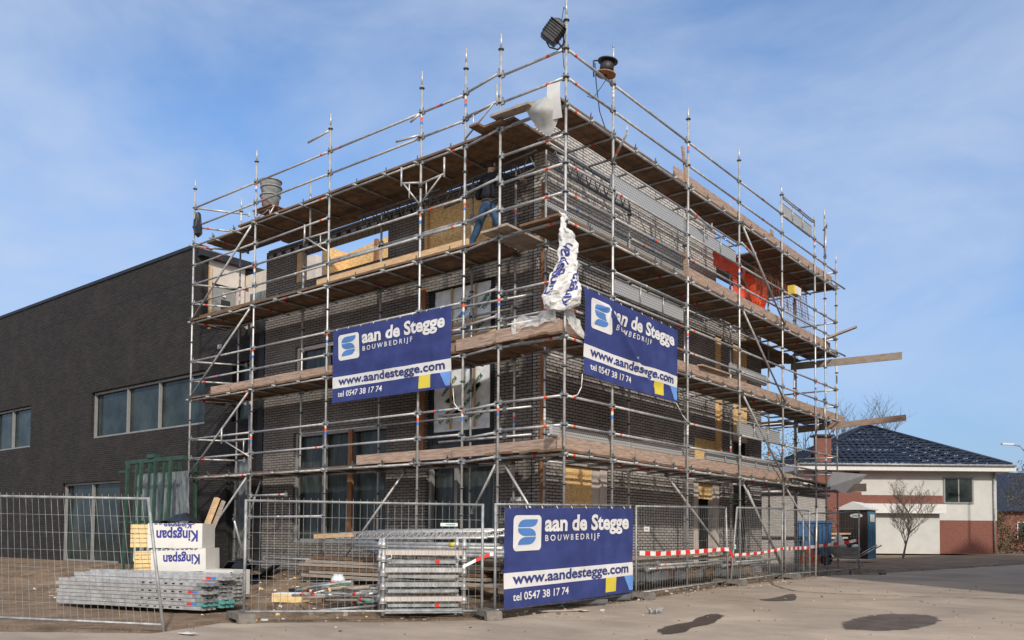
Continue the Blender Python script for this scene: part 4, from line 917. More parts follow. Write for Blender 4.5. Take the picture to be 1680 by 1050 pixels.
sheet('plastic_sheet', 'grey plastic sheet folded over the top deck edge at the corner', 'plastic sheet', [(-.95, -.02, 8.86), (-.12, -.02, 8.92), (-.03, -.10, 8.42), (-.42, -.12, 8.62)], 'sheet_grey', .03, 14, 2)
mb = MB('sheet_grey')
def flap(i, j):
    u, v = i / 16, j / 16; half = .36 * (1 - .92 * v ** 1.9); cx = lerp(-.42, -.22, v)
    return crumple(V((cx + (u - .5) * 2 * half, -.12 - .16 * math.sin(math.pi * u) * math.sin(math.pi * min(1, v * 1.2 + .1)), lerp(8.84, 8.17, v) + .05 * (u - .5))), .018, 5, 5)
mb.grid(16, 16, flap); single(mb, 'plastic_sheet', 'grey plastic flap hanging to a point below the top corner deck', 'plastic sheet', (-.2, -.1, 8.15))
mb = MB('white_paint'); mb.grid(8, 12, lambda i, j: V((lerp(-.30, -.01, i / 8) + .05 * math.sin(j / 12 * 1.5), -.14 - .02 * (i / 8) - .05 * math.sin(j / 12 * 3), lerp(9.02, 8.42, j / 12) - .04 * i / 8 * (j / 12) + .04 * (1 - i / 8) * (0 if j else 1)))); mb.grid(8, 12, lambda i, j: V((lerp(-.30, -.01, i / 8) + .05 * math.sin(j / 12 * 1.5), -.136 - .02 * (i / 8) - .05 * math.sin(j / 12 * 3), lerp(9.02, 8.42, j / 12) - .04 * i / 8 * (j / 12)))); single(mb, 'white_board', 'curled white card board stuck up against the corner standard at the top deck', 'board', (-.1, -.14, 8.5))
mb = MB('black_plastic'); mb.loft([[crumple(V((-11.55 + .02 * k + r * math.cos(a), .12 + .6 * r * math.sin(a), z)), .11, 3, 6) for a in [2 * math.pi * i / 14 for i in range(14)]] for k, (z, r) in enumerate(((9.62, .03), (9.5, .12), (9.3, .15), (9.1, .17), (8.95, .12), (8.83, .03)))], smooth=False); single(mb, 'black_bag', 'black plastic bag hanging on the end rail of the top deck', 'plastic bag', (-11.5, .1, 8.8))
def bucket(label, p, r0, r1, h, nest=1):
    t = thing('bucket', label, 'bucket', p, 0, 'buckets on the top deck'); p = V(p); mb = MB('bucket_grey')
    def ring(r, z): return [p + V((r * math.cos(2 * math.pi * i / 24), r * math.sin(2 * math.pi * i / 24), z)) for i in range(24)]
    mb.loft([ring(r0, 0), ring(lerp(r0, r1, .9), h * .9), ring(r1, h), ring(r1 + .015, h), ring(r1 + .015, h - .03), ring(r1 - .012, h - .012), ring(r0 - .01, .03)]); mb.build('tub', t); return t
bz0 = 9.17
bucket('lowest grey plaster tub of the stack on the top deck, splashed with mortar', (-9.12, .6, bz0), .18, .24, .34); bucket('middle grey plaster tub of the stack on the top deck', (-9.10, .61, bz0 + .2), .19, .25, .34); bucket('topmost grey plaster tub of the stack on the top deck', (-9.12, .6, bz0 + .34), .20, .265, .36)
bucket('single dark bucket standing further along the top deck edge', (-5.85, .75, 8.74), .13, .17, .3)
t = thing('trestle', 'low steel trestle carrying the stacked tubs on the top deck', 'trestle', (-9.15, .6, 8.76)); mb = MB('galv', 'brown_wood')
for x in (-9.45, -8.85): mb.tube((x - .1, .35, 8.74), (x + .1, .45, 9.15), .016); mb.tube((x + .1, .85, 8.74), (x - .05, .75, 9.15), .016); mb.tube((x + .12, .35, 8.74), (x - .1, .45, 9.15), .016)
mb.tube((-9.5, .42, 9.13), (-8.75, .42, 9.13), .016); mb.tube((-9.5, .78, 9.13), (-8.75, .78, 9.13), .016); mb.tube((-9.6, .3, 8.80), (-8.8, .3, 9.0), .012); mb.build('frame', t)
mb = MB('brown_wood'); mb.mm((-9.5, .35, 9.147), (-8.75, .85, 9.168)); mb.build('board', t)
# flood lamp
t = thing('flood_lamp', 'black floodlight clamped to the top of the corner standard', 'floodlight', (-.02, -.02, 9.75)); ax = V((.45, .2, .62)).normalized(); c = V((-.17, -.12, 9.98)); sx = ax.orthogonal().normalized(); sy = ax.cross(sx)
mb = MB('lamp_black')
def fring(d, a, b): return [c + ax * d + RV3 * 0 + sx * x * a + sy * y * b for x, y in ((-1, -.75), (-.75, -1), (.75, -1), (1, -.75), (1, .75), (.75, 1), (-.75, 1), (-1, .75))]
mb.loft([fring(-.2, .10, .08), fring(-.19, .15, .12), fring(.05, .15, .12), fring(.16, .10, .09), fring(.2, .06, .05)], smooth=False)
for k in range(6): mb.loft([fring(-.12 + .045 * k, .165, .132), fring(-.105 + .045 * k, .165, .132)], smooth=False)
mb.build('housing', t); mb = MB('lamp_black'); hp = [c + ax * .05 + sx * .15, c + ax * .05 + sx * .26 - ax * .1, c - ax * .2 + sx * .24, c - ax * .26 + sx * .1, c - ax * .22]
mb.path(hp, .013); mb.tube(c + ax * .15, V((0, 0, 10.05)), .014); mb.tube(c - ax * .05 - sx * .12, V((-.05, 0, 9.66)), .014); mb.build('bracket', t)
mb = MB('cable_black'); mb.path([c + ax * .2, V((-.04, -.02, 10.4)), V((.0, .02, 10.3)), V((-.06, -.03, 9.7)), V((-.03, -.03, 9.35)), V((0, .03, 9.2))], .006); mb.build('cable', t)
t = thing('cable_reel', 'black cable reel hung on the standard next to the corner', 'cable reel', (.0, 1.2, 9.6)); rc = V((.02, 1.28, 9.86)); ra = V((.15, .05, 1)).normalized(); mb = MB('lamp_black', 'brown_wood')
mb.tube(rc + ra * .11, rc + ra * .13, .185, None, 24); mb.tube(rc - ra * .13, rc - ra * .11, .185, 'brown_wood', 24); mb.tube(rc - ra * .11, rc + ra * .11, .13, None, 20); mb.tube(rc - ra * .21, rc - ra * .1, .02); mb.build('drum', t)
mb = MB('lamp_black'); mb.path([rc + V((-.19, -.14, -.16)), rc + V((-.2, -.14, .14)), rc + V((.0, .0, .16)), V((.0, 1.54, 10.02)), V((.0, 1.54, 9.4))], .014); mb.build('bracket', t)
mb = MB('cable_black'); mb.path([rc + V((-.18, -.12, .1)), rc + V((-.15, -.12, -.3)), V((-.03, 1.12, 9.0)), V((-.0, 1.25, 8.75)), V((0, 1.3, 8.72))], .009); mb.path([rc + V((0, 0, -.2)), V((-.02, 1.1, 9.4)), V((-.03, .9, 9.15)), V((-.03, .7, 9.12))], .006); mb.build('cable', t)
# tarps, net, wool
sheet('tarp', 'orange red tarp stretched over the wall top under the upper deck', 'tarp', [(-.92, 7.75, 8.42), (-.92, 9.35, 8.45), (-.92, 9.35, 8.02), (-.92, 7.75, 8.0)], 'tarp_red', .05, 12, 3, 'orange tarps'); sheet('green_sheet', 'dull green sheet edge below the stretched orange tarp', 'tarp', [(-.95, 8.0, 8.02), (-.95, 9.5, 8.0), (-.9, 9.5, 7.93), (-.9, 8.0, 7.95)], 'tarp_green', .02, 8, 3)
mb = MB('tarp_red'); mb.grid(18, 22, lambda i, j: crumple(V((-.85 - .12 * math.sin(i * .8), lerp(lerp(9.35, 10.1, j / 22), 10.95, i / 18), lerp(8.28 + .05 * math.sin(i), lerp(7.35, 6.8, i / 18), j / 22))), .10, 8, 3)); mb.grid(10, 10, lambda i, j: crumple(V((-.9, lerp(8.85, 9.7, i / 10), lerp(8.0, 7.6, j / 10) - .2 * i / 10)), .08, 6, 4)); single(mb, 'tarp', 'crumpled orange red tarp hanging in folds on the third deck', 'tarp', (-.9, 10.2, 7), group='orange tarps')
mb = MB('net_brown'); 
for i in range(45): y = 9.2 + i * .085; mb.tube((-.5, y, 8.62), (-.42 - .05 * math.sin(i), y + .05, 7.55), .0055, None, 4, caps=False)
for k in range(13): z = 8.6 - k * .085; mb.tube((-.48, 9.2, z), (-.46, 13.0, z), .0055, None, 4, caps=False)
single(mb, 'safety_net', 'brown safety net hanging below the top deck at the far end', 'net', (-.5, 11, 7.6))
mb = MB('galv_dull')
for i in range(24): y = 11.0 + i * .1; mb.tube((-.4, y, 6.8), (-.4, y, 7.75), .004, None, 4, caps=False)
for k in range(9): mb.tube((-.4, 11, 6.8 + k * .115), (-.4, 13.4, 6.8 + k * .115), .004, None, 4, caps=False)
single(mb, 'mesh_guard', 'steel mesh guard panel standing on the third deck at the far end', 'mesh panel', (-.4, 12.2, 6.8))
mb = MB('yellow_wool', 'offwhite'); mb.box((-.35, 11.55, 8.1), (.18, .28, .24)); mb.box((-.25, 11.7, 8.1), (.03, .36, .22), 'offwhite'); single(mb, 'insulation_pack', 'yellow insulation pack with white face wedged under the far top deck', 'insulation pack', (-.35, 11.45, 7.9))
def lumber(label, a, b, w_=.2, h=.05, m='grey_wood', name='plank', group='planks jutting out of the far scaffold end', up=(0, 0, 1)):
    mb = MB(m); mb.beam(a, b, w_, h, None, up); return single(mb, name, label, 'plank', lerp(V(a), V(b), .5), group)
lumber('grey plank jutting upwards from the third deck at the far end', (-.8, 13.0, 6.75), (.72, 13.6, 7.33)); lumber('long brown plank jutting out level from the far end, below the upward one', (-1.2, 13.7, 6.42), (1.9, 13.65, 6.36), .05, .2); lumber('brown plank jutting out from the second deck over the house roof', (-1.0, 13.7, 4.50), (2.0, 13.6, 4.62), .05, .17, 'toe_wood'); lumber('short grey plank jutting out from the lowest deck before the white house', (-.9, 13.5, 2.70), (.95, 13.6, 2.73), .05, .22)
mb = MB('white_paint'); q4 = [(-.1, 13.3, 2.72), (.05, 13.5, 3.2), (.98, 13.6, 3.1), (.5, 13.6, 2.55)]; mb.poly(q4); mb.poly([V(p) + V((.0, .02, 0)) for p in q4[::-1]]); single(mb, 'grey_sheet', 'pale grey angular sheet leaning on the lowest deck in front of the house', 'sheet', (0, 13.4, 2.8))
lumber('loose grey plank lying tilted on the far end of the lowest deck', (.05, 10.3, 2.86), (-.2, 14.0, 2.82), .25, .04, 'grey_wood', group='loose planks on the decks')

# ------------------------------------------------------------------ worker on the third deck
def skin_obj(name, joints, edges, m, parent, root=0, sub=1):
    """joints: (x, y, z, rx, ry); a body or garment grown as one continuous skin"""
    bm = bmesh.new(); lay = bm.verts.layers.skin.verify(); vs = []
    for i, j in enumerate(joints):
        v = bm.verts.new(j[:3]); d = v[lay]; d.radius = (j[3], j[4] if len(j) > 4 else j[3]); d.use_root = (i == root); vs.append(v)
    for a, b in edges: bm.edges.new((vs[a], vs[b]))
    me = bpy.data.meshes.new(name); bm.to_mesh(me); bm.free(); me.materials.append(MATS[m])
    o = bpy.data.objects.new(name, me); COL.objects.link(o); o.parent = parent
    md = o.modifiers.new('skin', 'SKIN'); md.use_smooth_shade = True; md.branch_smoothing = .6
    sb = o.modifiers.new('sub', 'SUBSURF'); sb.levels = 2; sb.render_levels = 2
    return o
PW = thing('person', 'worker in black sweater and blue jeans seen from behind, legs apart on the third deck', 'person', (-2.16, .52, 6.74), R(-8))
# local axes: x to the worker's right, y away from the street (the way he faces), z up; feet at z=0
hip, kL, aL, kR, aR = (-.02, .0, .90), (-.24, -.02, .48), (-.44, -.10, .07), (.20, .06, .52), (.30, .10, .15)
skin_obj('body', [(0, 0, .95, .08, .07), (0, .02, 1.2, .10, .09), (0, .05, 1.42, .09, .08), (0, .07, 1.50, .05, .05), (0, .09, 1.58, .075, .085), (0, .10, 1.68, .075, .09), (0, .10, 1.745, .04, .05),
                  (-.2, .06, 1.36, .045, .045), (-.40, .10, 1.16, .036, .036), (-.34, .30, 1.22, .026, .03), (.2, .07, 1.38, .045, .045), (.42, .18, 1.30, .036, .036), (.44, .42, 1.36, .026, .03),
                  (-.09, 0, .86, .055, .055), (-.24, -.02, .48, .045, .045), (-.44, -.10, .08, .038, .038), (.09, .02, .86, .055, .055), (.20, .06, .52, .045, .045), (.30, .10, .16, .038, .038)],
         [(0, 1), (1, 2), (2, 3), (3, 4), (4, 5), (5, 6), (2, 7), (7, 8), (8, 9), (2, 10), (10, 11), (11, 12), (0, 13), (13, 14), (14, 15), (0, 16), (16, 17), (17, 18)], 'skin', PW)
skin_obj('sweater', [(0, 0, .93, .178, .135), (0, .02, 1.12, .165, .125), (0, .04, 1.28, .175, .13), (0, .06, 1.41, .13, .10), (0, .07, 1.49, .065, .065),
                     (-.20, .06, 1.38, .085, .085), (-.33, .07, 1.27, .07, .07), (-.42, .10, 1.13, .06, .06), (-.36, .28, 1.20, .046, .046), (.20, .07, 1.40, .085, .085), (.33, .12, 1.34, .07, .07), (.44, .19, 1.29, .06, .06), (.455, .40, 1.35, .046, .046)],
         [(0, 1), (1, 2), (2, 3), (3, 4), (3, 5), (5, 6), (6, 7), (7, 8), (3, 9), (9, 10), (10, 11), (11, 12)], 'jacket', PW)
skin_obj('belt_strip', [(0, 0, .935, .180, .138), (0, 0, .955, .181, .139)], [(0, 1)], 'belt', PW)
skin_obj('jeans', [(0, 0, .96, .16, .12), (0, 0, .86, .155, .125), (-.11, -.01, .78, .105, .105), (-.18, -.02, .62, .09, .09), (-.25, -.02, .47, .075, .075), (-.35, -.06, .27, .07, .07), (-.44, -.10, .06, .066, .066),
                   (.10, .02, .78, .105, .105), (.16, .04, .64, .09, .09), (.21, .06, .52, .075, .075), (.26, .08, .32, .07, .07), (.30, .10, .13, .066, .066)],
         [(0, 1), (1, 2), (2, 3), (3, 4), (4, 5), (5, 6), (1, 7), (7, 8), (8, 9), (9, 10), (10, 11)], 'jeans', PW)
for a, nm in (((-.45, -.10, 0.0), 'boot'), ((.30, .10, .075), 'boot')):
    skin_obj(nm, [(a[0], a[1] - .05, a[2] + .06, .05, .055), (a[0], a[1] + .05, a[2] + .05, .055, .05), (a[0] + .02, a[1] + .17, a[2] + .035, .05, .035), (a[0], a[1] - .02, a[2] + .15, .052, .052)], [(0, 1), (1, 2), (0, 3)], 'boot', PW)
skin_obj('hair', [(0, .055, 1.575, .082, .065), (0, .065, 1.67, .098, .10), (0, .085, 1.745, .07, .075)], [(0, 1), (1, 2)], 'hair', PW)
mb = MB('skin'); mb.loft([[(.012 * math.cos(a) * s, .175 + d, 1.645 + .02 * math.sin(a) * s - d * .4) for a in [2 * math.pi * i / 8 for i in range(8)]] for d, s in ((0, 1), (.012, .9), (.028, .5))])
for sgn in (-1, 1):
    mb.loft([[(sgn * (.078 + d), .09 + .02 * math.cos(a) * s, 1.655 + .034 * math.sin(a) * s) for a in [2 * math.pi * i / 8 for i in range(8)]] for d, s in ((0, 1), (.012, 1.05), (.018, .7))]); mb.box((sgn * .03, .178, 1.665), (.022, .008, .010), 'hair')
mb.box((0, .18, 1.60), (.045, .008, .010), 'tape_red'); mb.build('face', PW, local=True)
for bx_, by_, bz_ in ((-.34, .31, 1.225), (.44, .43, 1.365)):
    js = [(bx_, by_, bz_, .03, .02), (bx_, by_ + .075, bz_ + .005, .034, .016)]; es = [(0, 1)]
    for k, l in enumerate((.062, .074, .068, .052)):
        q = (k - 1.5) * .019; b = len(js); js += [(bx_ + q, by_ + .10, bz_ + .006, .0095), (bx_ + q * 1.1, by_ + .10 + l * .55, bz_ - .004, .009), (bx_ + q * 1.1, by_ + .10 + l * .9, bz_ - .03, .008)]; es += [(1, b), (b, b + 1), (b + 1, b + 2)]
    s_ = 1 if bx_ < 0 else -1; b = len(js); js += [(bx_ + s_ * .036, by_ + .045, bz_, .011), (bx_ + s_ * .058, by_ + .085, bz_ - .012, .009)]; es += [(0, b), (b, b + 1)]
    skin_obj('hand', js, es, 'skin', PW)

# ------------------------------------------------------------------ building yard, street front
def pack(label, p, rz, size, prints, m='pack_white'):
    t = thing('insulation_pack', label, 'insulation pack', p, rz, 'stacked insulation packs'); t.rotation_euler = (0, R(random.uniform(-2, 2)), rz + R(random.uniform(-3, 3))); L_, W_, H_ = size; mb = MB(m, 'foam_yellow')
    n = 10
    def ring(x, s): return [(x, (-W_ / 2) * s, .012), (x, (W_ / 2) * s, .012), (x, (W_ / 2) * s, H_ - .012), (x, (-W_ / 2) * s, H_ - .012)]
    mb.mm((-L_ / 2, -W_ / 2, 0), (L_ / 2, W_ / 2, H_)); mb.build('film_wrap', t, local=True)
    mb = MB('foam_yellow')
    for k in range(5): mb.mm((-L_ / 2 - .32, -W_ / 2 + .01, .01 + k * (H_ - .02) / 5), (-L_ / 2 - .002, W_ / 2 - .01, .01 + (k + 1) * (H_ - .02) / 5 - .012))
    mb.build('foam_boards', t, local=True)
    mb = MB('blue_print')
    for s, u0, u1, v, cap in prints:
        add_text(mb, s, lambda u, v_: (min(L_ / 2 - .01, -u), -W_ / 2 - .004, min(H_ - .006, max(.006, v - v_))), None, (u0, u1, 0, cap), .03)
    mb.build('print', t, local=True)
    mb = MB('blue_print'); 
    for k in range(9): mb.box((-.35 + .085 * k, -W_ / 2 - .003, H_ - .012), (.06, .004, .016), None, Matrix.Rotation(.3 * math.sin(k * 3), 3, 'Y'))
    mb.build('torn_edge_print', t, local=True)
    return t
pr = Matrix.Rotation(R(36), 3, 'Z'); kb = V((-6.06, -3.40, .12))
pack('white film wrapped insulation pack at the bottom of the stack, mostly behind the steel planks', kb + pr @ V((.10, 0, .0)), R(36), (1.02, .62, .44), [('Kingspan', -.36, .36, .40, .19)])
pack('white insulation pack in the middle of the stack with its yellow foam showing', kb + pr @ V((.06, 0, .455)), R(36), (1.02, .62, .41), [('Kingspan', -.40, .28, .30, .17)])
pack('topmost white insulation pack of the stack with upside down blue lettering', kb + pr @ V((-.02, -.02, .88)), R(36), (1.0, .62, .44), [('Kingspan', -.42, .34, .31, .19), ('Kingspan', -.3, .2, .455, .10)])
mb = MB('black_plastic'); c = kb + pr @ V((-.1, .05, 1.33)); mb.grid(14, 10, lambda i, j: crumple(c + pr @ V((lerp(-.42, .40, i / 14), lerp(-.25, .25, j / 10), .19 * math.exp(-((i - 8) / 4) ** 2 - ((j - 5) / 4) ** 2))), .05, 3, 6)); single(mb, 'black_sheet', 'black plastic sheet crumpled on the topmost insulation pack', 'plastic sheet', c)
lumber('pair of timbers leaning up behind the insulation packs', (-7.12, -2.75, .2), (-6.99, -2.10, 1.98), .16, .07, 'fresh_wood', 'leaning_timber', None)
lumber('second timber leaning against the pair behind the insulation packs', (-6.97, -2.70, .2), (-6.87, -2.03, 1.92), .05, .07, 'grey_wood', 'leaning_timber', None)
# stacks of steel planks
def plank_stack(label, o, rz, n, l=3.0, seed=1, z0=.05):
    t = thing('steel_planks', label, 'steel planks', o, rz, 'stacks of steel scaffold planks'); rnd = random.Random(seed)
    for k in range(n):
        mb = MB('galv', 'galv_dull', 'teal_tube', 'green_print', 'band_red', 'band_blue', 'black_membrane'); z = z0 + k * .062; e = rnd.uniform(-.05, .06); w_ = .32; em = rnd.choice(['galv', 'galv', 'galv', 'galv_dull', 'galv_dull', 'teal_tube'])
        x1 = e; x0 = -l + rnd.uniform(-.05, .05)
        pf = [(-w_ / 2, 0), (-w_ / 2, .055), (-w_ / 4, .055), (-w_ / 5, .040), (0, .040), (w_ / 5, .040), (w_ / 4, .055), (w_ / 2, .055), (w_ / 2, 0)]
        for a, b in zip(pf[:-1], pf[1:]): mb.poly([(x0, a[0], z + a[1]), (x0, b[0], z + b[1]), (x1, b[0], z + b[1]), (x1, a[0], z + a[1])], 'galv')
        for a, b in zip(pf[:-1], pf[1:]): mb.poly([(x1 - .16, a[0] * 1.012, z + a[1] + .003), (x1 - .16, b[0] * 1.012, z + b[1] + .003), (x1 + .001, b[0] * 1.012, z + b[1] + .003), (x1 + .001, a[0] * 1.012, z + a[1] + .003)], em)
        mb.poly([(x1, p[0], z + p[1]) for p in pf][::-1], em)
        for q in (-.11, .0, .11): mb.mm((x1 - .01, q - .03, z - .004), (x1 + .03, q + .03, z + .02), em)
        if k % 2 == 0:
            for h in range(6): mb.mm((x1 - .5 - h * .16, -w_ / 2 - .003, z + .018), (x1 - .44 - h * .16, -w_ / 2 - .001, z + .042), 'black_membrane')
        if rnd.random() < .35: mb.mm((x1 - .32, -w_ / 2 - .004, z + .012), (x1 - .22, -w_ / 2 - .001, z + .05), 'band_red'); mb.mm((x1 - .215, -w_ / 2 - .004, z + .012), (x1 - .12, -w_ / 2 - .001, z + .05), 'band_blue')
        mb.build('plank', t, local=True)
    return t
ps = Matrix.Rotation(R(15), 3, 'Z'); po = V((-3.68, -4.36, .02))
plank_stack('nearest low stack of galvanised steel planks with square holes along its side', po, R(15), 7, 3.2, 1)
plank_stack('middle stack of galvanised steel planks, one end sprayed teal', po + ps @ V((.02, .335, .02)), R(15), 8, 3.2, 5)
plank_stack('rear stack of galvanised steel planks with a green sprayed end, topped by a loose one', po + ps @ V((.0, .67, .05)), R(15), 8, 3.2, 8)
mb = MB('pack_white', 'blue_print'); rot = Matrix.Rotation(R(20), 3, 'Z'); mb.box((-5.35, -3.05, .40), (.85, .5, .44), None, rot); mb.box(V((-5.35, -3.05, .56)) + rot @ V((.39, -.253, 0)), (.04, .004, .06), 'blue_print', rot); single(mb, 'foam_block', 'white wrapped block lying behind the steel plank stacks', 'block', (-5.35, -3.05, .2))
mb = MB('slate')
for k in range(5): mb.box(kb + pr @ V((-.1 + .2 * k, -.38, .34)), (.185, .03, .28), None, pr @ Matrix.Rotation(R(-35), 3, 'X'))
single(mb, 'slate_tiles', 'row of dark grey slabs leaning on the bottom insulation pack', 'slabs', kb)
# green rack with wrapped panes
t = thing('glass_rack', 'green steel A frame rack holding film wrapped panes beside the scaffold', 'rack', (-12.4, -.2, .25)); mb = MB('green_steel', 'galv_dull')
for x in (-13.6, -12.9, -12.2, -11.5):
    for y in (-.55, .25): mb.beam((x, y, .3), (x + .0, y + (.06 if y < 0 else -.06), 3.1), .07, .07, None, (1, 0, 0))
for x in (-13.2, -12.55, -11.85): mb.beam((x - .08, -.5, .4), (x + .04, -.48, 3.05), .05, .05, None, (1, 0, 0))
mb.beam((-14.2, -.2, 3.16), (-11.35, -.2, 3.16), .12, .10); mb.beam((-14.2, -.45, 1.55), (-11.3, -.45, 1.55), .06, .06); mb.beam((-14.2, -.4, 2.9), (-11.4, -.4, 2.9), .05, .05); mb.mm((-13.0, -.3, 3.22), (-12.7, -.1, 3.32)); mb.build('frame', t)
mb = MB('film_grey'); mb.grid(20, 16, lambda i, j: (lerp(-14.1, -11.45, i / 20), .05 - .06 * j / 16 + .04 * noise.noise(V((i * .5, j * .5, 2))), lerp(.5, 2.85, j / 16))); mb.build('wrapped_panes', t)
mb = MB('offwhite'); mb.mm((-14.0, -.1, .5), (-11.6, -.06, 1.3)); mb.build('card', t)
mb = MB('black_plastic')
for k in range(9):
    a = V((-8.6 + .12 * k, -.9 + .07 * k, .35)); mb.beam(a, a + V((.75, -.25 + .1 * math.sin(k), .32 * math.cos(k * 1.7))), .16, .03, None)
mb.grid(10, 8, lambda i, j: crumple(V((lerp(-8.9, -7.5, i / 10), lerp(-1.2, -.2, j / 8), .42 + .25 * math.exp(-((i - 5) / 3) ** 2 - ((j - 4) / 3) ** 2))), .09, 4, 5)); single(mb, 'debris_heap', 'heap of black plastic strips and debris by the left fence post', 'debris', (-8.2, -.7, .3))
# rack of white steel frames behind the street fence
fd = V((2.21, 2.66, 0)).normalized(); fn_ = V((-fd.y, fd.x, 0))
SB = V((-1.14, -3.06, 0)) + fn_ * .13
t = thing('steel_rack', 'rack of stacked white steel frames with cone feet behind the street fence', 'rack', SB + fd * .62, 0)
for s in (0, 1.24):
    p = SB + fd * s
    for y in (0, .75):
        mb = MB('galv'); q = p + fn_ * y; mb.tube(q + V((0, 0, .05)), q + V((0, 0, 1.22)), .026)
        for k in range(5): z = .24 + .21 * k; mb.tube(q + V((0, 0, z)), q + V((0, 0, z + .09)), .058, 'galv', 10, .030); mb.tube(q + V((0, 0, z - .008)), q + V((0, 0, z + .002)), .062)
        mb.build('upright', t)
for k, (z, m) in enumerate(((.12, 'galv_dull'), (.30, 'frame_pale'), (.52, 'galv_dull'), (.74, 'galv'), (1.0, 'frame_pale'))):
    mb = MB(m)
    for y in (0, .75): mb.beam(SB + fd * .03 + fn_ * y + V((0, 0, z)), SB + fd * 1.21 + fn_ * y + V((0, 0, z)), .03, .07)
    for s in (.03, .4, .8, 1.21): mb.beam(SB + fd * s + V((0, 0, z - .03)), SB + fd * s + fn_ * .75 + V((0, 0, z - .03)), .05, .03)
    mb.build('cross_frame', t)
for k, z in enumerate((.20, .42, .64, .86)):
    mb = MB('galv_dull', 'band_red')
    a = SB + fd * .08 + fn_ * .2 + V((0, 0, z)); b = SB + fd * 1.16 + fn_ * .2 + V((0, 0, z)); mb.beam(a, b, .3, .05); mb.beam(a + fn_ * .3, b + fn_ * .3, .25, .05); 
    if k in (0, 3): c = SB + fd * .80 + fn_ * .03 + V((0, 0, z)); mb.beam(c, c + fd * .06, .02, .06, 'band_red')
    mb.build('stored_plank', t)
mb = MB('white_paint')
for s, sg in ((.12, -1), (1.12, 1)): mb.path([SB + fd * s + fn_ * -.02 + V((0, 0, .98)), SB + fd * s + fn_ * -.03 + V((0, 0, .92)), SB + fd * (s + sg * .07) + fn_ * -.03 + V((0, 0, .90))], .008)
mb.build('hook', t)
# lattice girders and tubes lying on stacked timber in front of the wall
t = thing('girder_stack', 'bundle of galvanised lattice girders lying on timber behind the fence', 'girders', (-3.2, -.2, .9)); 
for k in range(4):
    mb = MB('galv'); y = -.45 + .16 * k; z = 1.17 + .02 * k; x0, x1 = -5.3 + .2 * k, -1.3 + .12 * k
    mb.tube((x0, y, z), (x1, y, z + .06), .02); mb.tube((x0, y + .12, z + .13), (x1, y + .12, z + .17), .016)
    n = 20
    for i in range(n):
        a, b = i / n, (i + .5) / n; mb.tube((lerp(x0, x1, a), y, lerp(z, z + .06, a)), (lerp(x0, x1, b), y + .12, lerp(z + .13, z + .17, b)), .007, None, 5, caps=False); mb.tube((lerp(x0, x1, b), y + .12, lerp(z + .13, z + .17, b)), (lerp(x0, x1, (i + 1) / n), y, lerp(z, z + .06, (i + 1) / n)), .007, None, 5, caps=False)
    mb.build('girder', t)
for k, (z, m) in enumerate(((1.10, 'galv_dull'), (1.05, 'galv'), (.98, 'band_blue'), (.92, 'galv_dull'))):
    mb = MB('galv_dull' if m == 'band_blue' else m, 'banner_yellow'); mb.tube((-4.9 + .3 * k, -.52, z), (-1.0 + .1 * k, -.5, z), .045); (mb.tube((-2.1, -.52, z), (-1.95, -.52, z), .047, 'banner_yellow') if k == 0 else None); mb.build('tube', t)
t = thing('timber_stack', 'pile of grey brown timbers under the lattice girders', 'timber', (-3.6, .1, .3))
rnd = random.Random(4)
for k in range(11):
    mb = MB(rnd.choice(['grey_wood', 'grey_wood', 'deck_wood', 'toe_wood'])); z = .40 + .075 * (k // 2); y = -.2 + .28 * (k % 2); mb.beam((-6.9 + rnd.uniform(0, 1.2), y, z), (-1.1 + rnd.uniform(-.8, .5), y + rnd.uniform(-.06, .06), z + rnd.uniform(-.01, .02)), .24, .06); mb.build('timber', t)
lumber('short fresh timber end resting on the girder bundle', (-6.05, -.32, 1.22), (-4.9, -.36, 1.26), .14, .09, 'fresh_wood', 'short_timber', None)
# rubbish on the dirt
def gp(x, y, dz=0): return V((x, y, dirt_z(x, y) + dz))
mb = MB('foam_yellow', 'foil'); p = gp(-4.25, -2.35, .10); rot = Matrix.Rotation(R(28), 3, 'Z'); mb.box(p, (.55, .36, .15), None, rot); mb.box(p + V((0, 0, .078)), (.552, .362, .008), 'foil', rot); mb.box(p + rot @ V((-.278, 0, 0)), (.006, .36, .15), 'foil', rot); single(mb, 'insulation_offcut', 'yellow insulation offcut with grey foil top on the dirt', 'insulation', p)
mb = MB('helmet_white'); p = gp(-4.55, -1.0, .12); N_ = 20
mb.loft([[p + V((.155 * s * math.cos(2 * math.pi * i / N_), .13 * s * math.sin(2 * math.pi * i / N_), z)) for i in range(N_)] for s, z in ((1.18, -.012), (1.2, 0), (1.02, .012), (1.0, .04), (.93, .09), (.74, .135), (.42, .16), (.1, .168))]); mb.beam(p + V((-.12, 0, .12)), p + V((.12, 0, .12)), .03, .11); single(mb, 'safety_helmet', 'white safety helmet lying on rubbish behind the fence', 'helmet', p)
def junk(name, label, cat, parts, p, group=None):
    mb = MB(parts[0][3])
    for c, s, rr, m in parts: mb.box(V(p) + V(c), s, m, Matrix.Rotation(rr[0], 3, 'Z') @ Matrix.Rotation(rr[1], 3, 'Y'))
    return single(mb, name, label, cat, p, group)
p = gp(-4.35, -1.6); junk('carton', 'small pale carton standing between foam offcut and helmet', 'carton', [((0, 0, .1), (.18, .12, .2), (.5, .2), 'offwhite'), ((.0, -.005, .17), (.1, .12, .04), (.5, .2), 'rubble_pale')], p)
p = gp(-4.15, -1.35); junk('carton', 'yellowish flat carton lying against the helmet', 'carton', [((0, 0, .1), (.32, .16, .12), (.7, -.25), 'foam_yellow'), ((.02, 0, .165), (.28, .15, .01), (.7, -.25), 'offwhite')], p)
